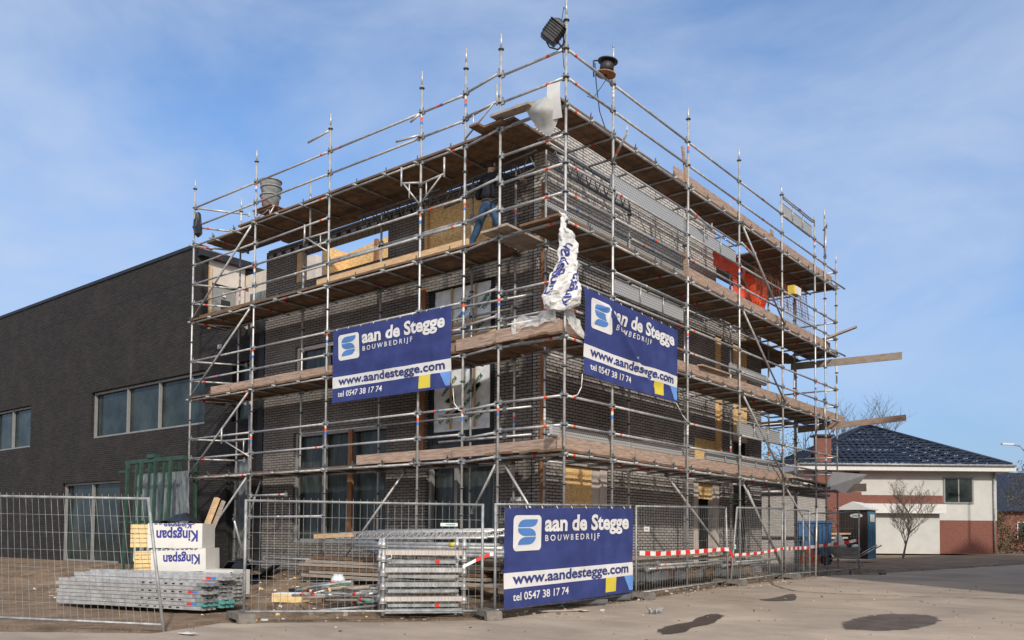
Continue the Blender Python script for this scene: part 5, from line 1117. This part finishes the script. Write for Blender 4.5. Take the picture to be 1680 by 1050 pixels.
p = gp(-5.2, -1.3); junk('red_bag', 'dark red cloth bag on the dirt behind the cartons', 'bag', [((0, 0, .06), (.26, .18, .12), (.3, .1), 'dark_red'), ((-.2, .05, .05), (.35, .25, .10), (.5, 0), 'jacket')], p)
t = thing('tube_pile', 'low pile of short scaffold tubes, clamps and teal rods behind the fence', 'tubes', gp(-2.7, -2.4)); rnd = random.Random(12)
for k in range(26):
    a = gp(-2.75 + rnd.uniform(-.75, .55), -2.75 + rnd.uniform(-.55, .75), .05 + .012 * k); an = rnd.uniform(-.5, 1.3); l = rnd.uniform(.35, 1.2); mb = MB(rnd.choice(['galv', 'galv_dull', 'galv', 'teal_tube', 'grey_wood', 'galv_dull'])); d = V((math.cos(an), math.sin(an), rnd.uniform(-.06, .16)))
    mb.tube(a, a + d * l, rnd.choice([.022, .024, .03])); 
    if rnd.random() < .35: mb.tube(a + d * l * .5, a + d * (l * .5 + .08), .033, 'band_red')
    mb.build('tube', t)
mb = MB('sheet_grey'); q = gp(-3.1, -1.9, .2); mb.grid(10, 8, lambda i, j: crumple(q + V((lerp(-.5, .5, i / 10), lerp(-.3, .3, j / 8), .12 * math.exp(-((i - 5) / 3) ** 2))), .06, 3, 5)); single(mb, 'grey_sheet', 'grey sheet draped over the tube pile', 'sheet', q)
rnd = random.Random(3)
mb = MB('rubble_pale', 'stone', 'foam_yellow', 'offwhite')
for k in range(520):
    x = rnd.uniform(-11, .0); y = rnd.uniform(-4.6, 1.0)
    if not inside_site(x + .1, y): continue
    s = rnd.choice([.02, .025, .03, .045, .06]) * rnd.uniform(.6, 1.3); mb.box(gp(x, y, s * .25), (s * rnd.uniform(.7, 2.2), s, s * rnd.uniform(.4, .9)), rnd.choice(['rubble_pale', 'stone', 'stone', 'stone', 'stone', 'offwhite', 'foam_yellow']), Matrix.Rotation(rnd.uniform(0, 6), 3, 'Z') @ Matrix.Rotation(rnd.uniform(-.5, .5), 3, 'X'))
for k in range(420):
    y = rnd.uniform(-2, 13); x = rnd.gauss(.25, .45); s = rnd.choice([.015, .02, .03, .04]) * rnd.uniform(.6, 1.3)
    if x > 1.2: continue
    mb.box(V((x, y, gz(x, y) + s * .25 + .01)), (s * rnd.uniform(.7, 2), s, s * .6), rnd.choice(['rubble_pale', 'stone', 'stone', 'stone']), Matrix.Rotation(rnd.uniform(0, 6), 3, 'Z'))
tag(mb.build('rubble'), kind='stuff')
mb = MB('stone', 'rubble_pale')
for k in range(320):
    x = rnd.uniform(-3, 7); y = rnd.uniform(-7, 9)
    if inside_site(x - .3, y): continue
    s = rnd.choice([.012, .016, .022]) * rnd.uniform(.6, 1.3); mb.box(V((x, y, gz(x, y) + .014 + s * .2)), (s * 1.6, s, s * .6), rnd.choice(['stone', 'stone', 'stone', 'stone', 'bark', 'rubble_pale']), Matrix.Rotation(rnd.uniform(0, 6), 3, 'Z'))
tag(mb.build('road_grit'), kind='stuff')
# weeds and grass along the kerb line
mb = MB('hedge')
for k in range(900):
    i = rnd.randrange(30, len(pp) - 24); x, y = pp[i]; x += rnd.gauss(-.12, .12); y += rnd.gauss(.08, .12); h = rnd.uniform(.02, .07); a = rnd.uniform(0, 6.3); z = gz(x, y) + .005
    mb.poly([(x - .006 * math.cos(a), y - .006 * math.sin(a), z), (x + .006 * math.cos(a), y + .006 * math.sin(a), z), (x + .02 * math.sin(a), y + .02 * math.cos(a), z + h)])
tag(mb.build('grass'), kind='stuff')
def pipe(label, a, b, r):
    a = V(a); b = V(b); d = (b - a).normalized(); u = d.orthogonal().normalized(); w_ = d.cross(u); mb = MB('slate')
    rg = lambda p, rr: [p + (u * math.cos(2 * math.pi * i / 20) + w_ * math.sin(2 * math.pi * i / 20)) * rr for i in range(20)]
    mb.loft([rg(a, r * .84), rg(a, r), rg(b, r), rg(b, r * .84), rg(a + d * .01, r * .84)], caps=False); return single(mb, 'pipe', label, 'pipe', a, 'grey pipes under the lowest banner')
pipe('grey pipe with open end under the middle of the lowest banner', (-.5, -.2, gz(-.4, -.2) + .05), (.42, .72, gz(.4, .7) + .055), .05); pipe('dark pipe with open end at the right foot of the lowest banner', (-.45, .8, gz(-.3, .8) + .05), (.40, 1.52, gz(.4, 1.5) + .068), .062)
lumber('thin weathered board lying on the road edge below the banner', (.15, -.9, gz(.2, -.9) + .03), (.75, -.35, gz(.7, -.3) + .03), .10, .02, 'grey_wood', 'board', None)
mb = MB('white_paint'); q = V((.66, -.50, gz(.6, -.5) + .045)); mb.box(q, (.3, .05, .008), None, Matrix.Rotation(R(-20), 3, 'Z')); single(mb, 'white_stick', 'small white slat lying on the weathered board by the road', 'slat', q)
mb = MB('white_paint'); q = V((-1.38, -6.15, .03)); mb.grid(8, 4, lambda i, j: crumple(q + V((lerp(-.16, .16, i / 8), lerp(-.05, .05, j / 4), 0)), .03, 1, 9)); single(mb, 'paper_scrap', 'scrap of white paper on the street at bottom left', 'paper', q)
mb = MB('galv_dull', 'stone'); q = V((1.75, -.05, gz(1.75, 0) + .03)); rnd = random.Random(5)
for k in range(14): a = q + V((rnd.uniform(-.07, .07), rnd.uniform(-.09, .09), 0)); mb.tube(a, a + V((rnd.uniform(-.09, .09), rnd.uniform(-.09, .09), rnd.uniform(.0, .09))), .012)
single(mb, 'wire_clump', 'small clump of grey wire and clamps on the open road', 'debris', q)
lumber('long weathered board lying along the foot of the scaffold behind the right fence', (-.4, 2.2, .85), (-.5, 7.6, .92), .2, .05, 'toe_wood', 'long_board', 'boards stored along the side wall'); lumber('second board stored under the long weathered one along the side wall', (-.55, 3.4, .78), (-.6, 9.0, .82), .2, .05, 'grey_wood', 'long_board', 'boards stored along the side wall')
mb = MB('deck_wood', 'slate')
for k in range(22): y = 2.2 + .33 * k; mb.box((-.75, y, .45 + .02 * math.sin(k)), (.5, .3, .22 + .06 * math.sin(k * 2.3)), rnd.choice(['deck_wood', 'slate']), Matrix.Rotation(.2 * math.sin(k * 5), 3, 'Z'))
single(mb, 'brick_rows', 'low rows of stacked bricks along the foot of the side wall', 'bricks', (-.75, 5.5, .3))

# ------------------------------------------------------------------ beyond the site
def tree(name, label, p, h, cw, kind, seed, group='trees beyond the site'):
    rnd = random.Random(seed); t = thing(name, label, 'tree', p, rnd.uniform(0, 6), group); mb = MB('bark' if kind != 'bare' else 'twig'); tips = []
    def limb(a, d, l, r, lev):
        n = 3; p0 = V(a); dd = V(d)
        for k in range(n):
            dd = (dd + V((rnd.uniform(-.2, .2), rnd.uniform(-.2, .2), rnd.uniform(-.05, .16)))).normalized(); p1 = p0 + dd * l / n; mb.tube(p0, p1, r * (1 - .25 * k), None, 6 if lev < 2 else 4, r * (1 - .25 * (k + 1)), caps=False); p0 = p1
            if lev < (4 if kind == 'bare' else 2):
                for q in range(2 if lev else 3):
                    a2 = rnd.uniform(0, 6.28); s_ = V((math.cos(a2), math.sin(a2), rnd.uniform(.1, .7))).normalized(); limb(p0, (dd * .7 + s_ * .8).normalized(), l * rnd.uniform(.45, .65), max(.006, r * .45), lev + 1)
        tips.append(p0)
    if kind == 'bare': limb((0, 0, 0), (0, 0, 1), h * .62, h * .018, 0)
    else: limb((0, 0, 0), (0, 0, 1), h * .7, h * .02, 0)
    mb.build('trunk', t, local=True)
    if kind != 'bare':
        mb = MB(kind); cl = []
        for k in range(46):
            z = rnd.uniform(.08, 1) ; rr = cw * .5 * (1 - .75 * max(0, z - .35) ** 1.3) * math.sqrt(rnd.random()) * rnd.uniform(.7, 1.1); a = rnd.uniform(0, 6.28); cl.append((V((rr * math.cos(a), rr * math.sin(a), z * h)), rnd.uniform(.09, .19) * cw))
        for c, r_ in cl:
            for q in range(72):
                d = V((rnd.gauss(0, 1), rnd.gauss(0, 1), rnd.gauss(0, .9))) * r_ * .55; s_ = rnd.uniform(.035, .085) * max(1.0, h / 8); u = V((rnd.gauss(0, 1), rnd.gauss(0, 1), rnd.gauss(0, 1))).normalized(); v_ = u.orthogonal().normalized(); o = c + d
                mb.poly([o - u * s_, o + v_ * s_ * .5, o + u * s_ * 1.2, o - v_ * s_ * .6])
        mb.build('crown', t, local=True)
    return t
tree('evergreen_tree', 'dark evergreen tree behind the building, left of the red chimney', (-14.2, 47.0, .4), 8.1, 3.4, 'evergreen', 1)
tree('bare_tree', 'leafless tree whose thin twigs show beside the dark evergreen', (-11.6, 50, .4), 9.5, 4, 'bare', 3)
tree('bare_tree', 'leafless tree seen between the brick corner and the evergreen', (-17.5, 47, .4), 9.0, 4, 'bare', 5)
tree('bare_bush', 'leafless bush in front of the white house, above the portable toilet', (-2.6, 31.5, .4), 3.0, 2, 'bare', 8)
tree('hedge_bush', 'brown green bush at the foot of the brick outbuilding', (-8.4, 37, .4), 2.4, 2.4, 'hedge', 9)
for i, (x, y, h, k) in enumerate(((-1.5, 63, 6.5, 'hedge'), (2.5, 66, 8, 'evergreen'))): tree('street_tree', ['low brown tree just right of the white house', 'dark evergreen at the right edge beyond the hedge'][i], (x, y, .45), h, h * .75, k, 20 + i)
for i in range(6):
    x = -4.5 + 1.9 * i; y = 52.5 + 1.2 * i; tree('hedge_bush', 'brownish hedge bush in the row right of the white house', (x, y, .45), 2.2 + .4 * math.sin(i * 2.1), 2.8, 'hedge' if i % 3 else 'evergreen', 40 + i, 'hedge bushes right of the house')
HR = math.atan2(.64, .77)
H = thing('white_house', 'white rendered house with dark blue tiled hip roof and red brick chimney', 'house', (-7.2, 42.4, .45), HR)
mb = MB('house_white', 'red_brick'); mb.mm((-3.75, .3, 2.0), (7.8, 9.0, 4.9)); mb.mm((-3.75, .302, 0), (7.8, 9.0, 1.995), 'red_brick'); mb.build('wall', H, local=True)
mb = MB('roof_tile'); n = 26; ap = V((1.9, 4.6, 8.2)); e0 = [V((-4.2, -.3, 5.3)), V((8.4, -.3, 5.3)), V((8.4, 9.6, 5.3)), V((-4.2, 9.6, 5.3))]
for q in range(4):
    A_, B2 = e0[q], e0[(q + 1) % 4]; nrm = (B2 - A_).cross(ap - A_).normalized(); rows = 15
    for k in range(rows):
        t0, t1 = k / rows, (k + 1) / rows; a0, b0, a1, b1 = lerp(A_, ap, t0), lerp(B2, ap, t0), lerp(A_, ap, t1), lerp(B2, ap, t1); m_ = max(1, int(30 * (1 - t0)))
        for c in range(m_):
            s0, s1, sm = c / m_, (c + 1) / m_, (c + .5) / m_
            mb.poly([lerp(a0, b0, s0) + nrm * .03, lerp(a0, b0, sm) + nrm * .09, lerp(a1, b1, sm) + nrm * .04, lerp(a1, b1, s0)]); mb.poly([lerp(a0, b0, sm) + nrm * .09, lerp(a0, b0, s1) + nrm * .03, lerp(a1, b1, s1), lerp(a1, b1, sm) + nrm * .04])
RF = mb.build('roof', H, local=True)
mb = MB('roof_tile')
for q in range(4): mb.tube(e0[q] + V((0, 0, .05)), ap + V((0, 0, .06)), .09, None, 8)
mb.build('ridge_tiles', RF, local=True)
mb = MB('white_paint'); mb.mm((-4.32, -.45, 4.9), (8.55, 9.75, 5.30)); mb.build('eaves', H, local=True)
mb = MB('red_brick', 'black_membrane'); mb.mm((-3.15, -.25, 2.0), (-2.3, .298, 6.9)); mb.mm((-3.3, -.4, 6.9), (-2.15, .45, 7.02), 'black_membrane'); mb.build('chimney', H, local=True)
mb = MB('frame_grey'); mb.mm((-1.35, .24, 4.1), (-.4, .298, 4.88)); W = mb.build('window', H, local=True); mb = MB('glass_dark'); mb.mm((-1.28, .23, 4.16), (-.47, .238, 4.82)); mb.build('pane', W, local=True)
mb = MB('frame_grey'); mb.mm((4.6, .24, 3.0), (6.4, .298, 4.6)); W = mb.build('window', H, local=True); mb = MB('glass_dark'); mb.mm((4.7, .23, 3.1), (5.46, .238, 4.5)); mb.mm((5.54, .23, 3.1), (6.3, .238, 4.5)); mb.build('pane', W, local=True)
mb = MB('galv_dull'); mb.tube((7.6, .22, .1), (7.6, .22, 4.9), .05); mb.build('downpipe', H, local=True); mb = MB('galv_dull'); mb.tube((-4.3, -.52, 5.24), (8.5, -.52, 5.24), .07); mb.build('gutter', H, local=True)
G = thing('brick_outbuilding', 'red brick outbuilding with flat roof in front of the white house', 'outbuilding', (-8.9, 40.2, .45), HR)
mb = MB('red_brick'); mb.mm((-.9, -1.0, 0), (1.6, 1.2, 3.55)); mb.mm((1.6, -.6, 2.9), (6.5, 1.2, 3.4)); mb.build('wall', G, local=True)
mb = MB('white_paint'); mb.mm((1.62, -.8, 2.35), (6.6, 1.2, 2.895)); mb.build('fascia', G, local=True)
mb = MB('house_white'); mb.mm((1.7, -.4, 0), (6.4, 1.1, 2.345)); mb.build('lower_wall', G, local=True)
mb = MB('frame_grey'); mb.mm((-1.25, -.95, 1.2), (-.9, .2, 3.2)); W = mb.build('window', G, local=True); mb = MB('glass_dark'); mb.mm((-1.2, -.96, 2.3), (-.95, -.952, 3.0)); mb.build('pane', W, local=True)
G = thing('pale_brick_shed', 'pale grey brick shed beyond the end of the building', 'shed', (-5, 21, .3))
mb = MB('brick_pale'); mb.mm((-7.2, 20, .1), (-3.42, 23.5, 2.95)); mb.build('wall', G); mb = MB('black_membrane'); mb.mm((-7.3, 19.9, 2.952), (-3.3, 23.6, 3.05)); mb.build('roof', G)
G = thing('blue_container', 'blue waste container seen through the gate panel', 'container', (-2.9, 20.6, .3), HR)
mb = MB('bin_blue')
mb.mm((-.62, 0, .1), (.62, 1.3, 1.55))
for k in range(6): mb.mm((-.6 + .22 * k, -.035, .15), (-.52 + .22 * k, -.002, 1.5))
mb.mm((-.66, -.05, 1.552), (.66, 1.35, 1.64)); mb.build('body', G, local=True); mb = MB('black_membrane'); mb.mm((-.02, -.045, .2), (.14, -.037, 1.45)); mb.build('door_gap', G, local=True)
mb = MB('fresh_wood', 'band_orange', 'offwhite')
for k in range(7): mb.beam((-4.6 + .1 * k, 22.6, .5 + .16 * k), (-3.2 + .12 * k, 23.4, .52 + .16 * k), .3, .07, ['fresh_wood', 'offwhite', 'fresh_wood', 'band_orange'][k % 4])
single(mb, 'timber_pallet', 'pile of pale timber and orange crates left of the blue container', 'timber pile', (-3.6, 23, .4))
mb = MB('grey_wood'); 
for k in range(11): mb.mm((-9 + .3 * k, 27 + .25 * k, .3), (-8.705 + .3 * k, 27.3 + .25 * k, 2.3 + .05 * math.sin(k * 3)))
single(mb, 'board_fence', 'weathered board fence behind the containers', 'fence', (-5, 30, .3))
mb = MB('orange_plastic'); mb.box((-2.35, 18.2, .62), (.55, .2, .45), None, Matrix.Rotation(HR, 3, 'Z')); mb.box((-2.1, 18.55, .55), (.3, .2, .3), None, Matrix.Rotation(.2, 3, 'Z')); mb.box((-2.35, 18.2, .87), (.4, .12, .08), None, Matrix.Rotation(HR, 3, 'Z')); single(mb, 'orange_barrier', 'low orange red plastic barrier before the blue container', 'barrier', (-2.3, 18.3, .35))
mb = MB('slate', 'galv_dull'); mb.mm((-3.6, 15.4, 1.22), (-1.5, 15.9, 1.34)); mb.mm((-3.9, 15.3, 1.18), (-3.2, 15.8, 1.26), 'galv_dull')
for x in (-3.4, -1.7): mb.tube((x, 15.5, .3), (x + .1, 15.6, 1.2), .03, 'galv_dull'); mb.tube((x + .2, 15.8, .3), (x, 15.7, 1.2), .03, 'galv_dull')
single(mb, 'work_bench', 'grey site work bench behind the far scaffold', 'bench', (-2.5, 15.6, .3))
# portable toilet
T = thing('portable_toilet', 'portable toilet with white domed roof, shade-coloured door side and blue side wall', 'portable toilet', (-2.41, 24.05, .45))
mb = MB('toilet_blue', 'toilet_shaded'); mb.mm((-2.93, 23.54, .5), (-1.86, 24.6, 2.42)); 
for k in range(4): mb.mm((-1.858, 23.6 + .25 * k, .7), (-1.84, 23.66 + .25 * k, 2.3))
mb.build('cabin', T)
mb = MB('toilet_shaded'); mb.mm((-2.94, 23.50, .5), (-1.865, 23.538, 2.42)); mb.poly([(-2.94, 23.5, 2.421), (-1.865, 23.5, 2.421), (-2.4, 23.5, 2.66)]); mb.mm((-2.8, 23.48, .6), (-2.0, 23.498, 2.3)); DR = mb.build('door', T)
mb = MB('white_paint'); mb.loft([[(-2.27 + .24 * math.cos(2 * math.pi * i / 20), y, 2.19 + .085 * math.sin(2 * math.pi * i / 20)) for i in range(20)] for y in (23.478, 23.465)]); mb.build('oval_sign', DR)
mb = MB('toilet_blue'); add_text(mb, 'DIXI', lambda u, v: (-2.42 + u, 23.462, 2.14 + v), None, (0, .3, 0, .09), .03); mb.build('lettering', DR)
mb = MB('white_paint')
mb.loft([[(-3.02, y, 2.42), (-1.78, y, 2.42), (-1.78, y, 2.47), (-2.1, y, 2.62), (-2.4, y, 2.75), (-2.7, y, 2.62), (-3.02, y, 2.47)] for y in (23.42, 24.7)], smooth=False); mb.build('roof', T)
mb = MB('white_paint'); mb.mm((-1.838, 23.75, 1.95), (-1.825, 24.3, 2.25)); mb.build('notice', T)
# block across the street, outside the picture on the right, whose shadow lies over the far end of the site
A = thing('apartment_block', 'brick apartment block across the street to the right, its shadow over the far end', 'building', (14, 20, .2))
mb = MB('red_brick'); wall(mb, 'x', 4.6, .3, 8.6, 18, .1, 10.0, [(10, 11.6, 1.2, 2.8), (14, 15.6, 1.2, 2.8), (10, 11.6, 4.2, 5.8), (14, 15.6, 4.2, 5.8), (10, 11.6, 7.2, 8.8), (14, 15.6, 7.2, 8.8)], 'red_brick'); mb.mm((8.6, 4.91, .1), (8.9, 38, 10.0)); mb.mm((17.7, 4.91, .1), (18, 38, 10.0)); mb.mm((8.91, 37.7, .1), (17.69, 38, 10.0)); mb.build('wall', A)
mb = MB('black_membrane'); mb.mm((8.45, 4.45, 10.002), (18.15, 38.15, 10.4)); mb.build('roof', A)
for x in (10, 14):
    for z in (1.2, 4.2, 7.2):
        mb = MB('white_paint'); mb.mm((x + .01, 4.72, z + .01), (x + .1, 4.8, z + 1.59)); mb.mm((x + 1.5, 4.72, z + .01), (x + 1.59, 4.8, z + 1.59)); mb.mm((x + .1, 4.72, z + 1.5), (x + 1.5, 4.8, z + 1.59)); mb.mm((x + .1, 4.72, z + .01), (x + 1.5, 4.8, z + .1)); W = mb.build('window', A)
        mb = MB('glass_dark'); mb.mm((x + .02, 4.82, z + .02), (x + 1.58, 4.84, z + 1.58)); mb.build('pane', W)
# wheelbarrow with a bag
WB = thing('wheelbarrow', 'grey wheelbarrow standing by the gate with handles towards the toilet', 'wheelbarrow', (-.75, 17.4, .4), HR - .2)
mb = MB('galv_dull'); mb.loft([[(-.35, -.2, .28), (.25, -.2, .28), (.25, .2, .28), (-.35, .2, .28)], [(-.62, -.33, .62), (.38, -.3, .58), (.38, .3, .58), (-.62, .33, .62)], [(-.60, -.31, .62), (.36, -.28, .58), (.36, .28, .58), (-.60, .31, .62)], [(-.34, -.18, .31), (.24, -.18, .31), (.24, .18, .31), (-.34, .18, .31)]], smooth=False); mb.build('tray', WB, local=True)
mb = MB('galv')
for y in (-.22, .22): mb.path([(-.65, 0, .2), (-.3, y, .27), (.3, y, .28), (.85, y * 1.3, .62)], .018); mb.path([(.3, y, .28), (.42, y * 1.2, .02)], .016); mb.tube((.8, y * 1.3, .58), (.98, y * 1.3, .68), .024)
mb.build('frame', WB, local=True)
mb = MB('black_membrane'); N_ = 20; mb.loft([[(-.65 + r_ * math.cos(2 * math.pi * i / N_), y, .2 + r_ * math.sin(2 * math.pi * i / N_)) for i in range(N_)] for r_, y in ((.10, -.04), (.18, -.045), (.20, 0), (.18, .045), (.10, .04))]); mb.build('wheel', WB, local=True)
mb = MB('bag_white'); c = V((-.98, 17.3, .98)); mb.loft([[crumple(c + V((r_ * math.cos(a), r_ * .8 * math.sin(a), z)), .05, 2, 6) for a in [2 * math.pi * i / 14 for i in range(14)]] for z, r_ in ((0, .05), (.02, .24), (.15, .22), (.3, .12), (.42, .04), (.46, .01))]); single(mb, 'cement_bag', 'white bag standing up in the wheelbarrow tray', 'bag', c)
mb = MB('white_paint'); c = V((-.55, 17.6, .98)); mb.loft([[crumple(c + V((r_ * math.cos(a), r_ * math.sin(a), z)), .03, 2, 8) for a in [2 * math.pi * i / 12 for i in range(12)]] for z, r_ in ((0, .03), (.03, .14), (.1, .10), (.14, .02))]); single(mb, 'white_sack', 'small white sack at the handle end of the wheelbarrow', 'bag', c)
# second house further along the road
H2 = thing('brick_house', 'distant brick house with dark gable roof at the right', 'house', (-2.5, 80, .45), HR)
mb = MB('red_brick'); mb.mm((-5, 0, 0), (5, 8, 3.4)); mb.build('wall', H2, local=True)
mb = MB('roof_tile'); mb.loft([[(x, -.5, 3.401), (x, 8.5, 3.401), (x, 8.5, 3.5), (x, 4, 7.2), (x, -.5, 3.5)] for x in (-5.4, 5.4)], smooth=False); mb.build('roof', H2, local=True)
for x in (-3, 1.5):
    mb = MB('white_paint'); mb.mm((x, -.05, 1.0), (x + 1.6, -.003, 2.5)); W = mb.build('window', H2, local=True); mb = MB('glass_dark'); mb.mm((x + .08, -.06, 1.08), (x + 1.52, -.052, 2.42)); mb.build('pane', W, local=True)

SLm = thing('street_lamp', 'thin grey street lamp standing right of the white house', 'street lamp', (.6, 44, .4)); mb = MB('galv_dull'); mb.tube((.6, 44, .35), (.6, 44, 6.2), .07, None, 10, .045); mb.path([(.6, 44, 6.2), (.4, 43.8, 6.5), (.0, 43.5, 6.6)], .035); mb.build('pole', SLm); mb = MB('offwhite'); mb.beam((.1, 43.58, 6.6), (-.4, 43.2, 6.62), .2, .09); mb.build('lamp_head', SLm)
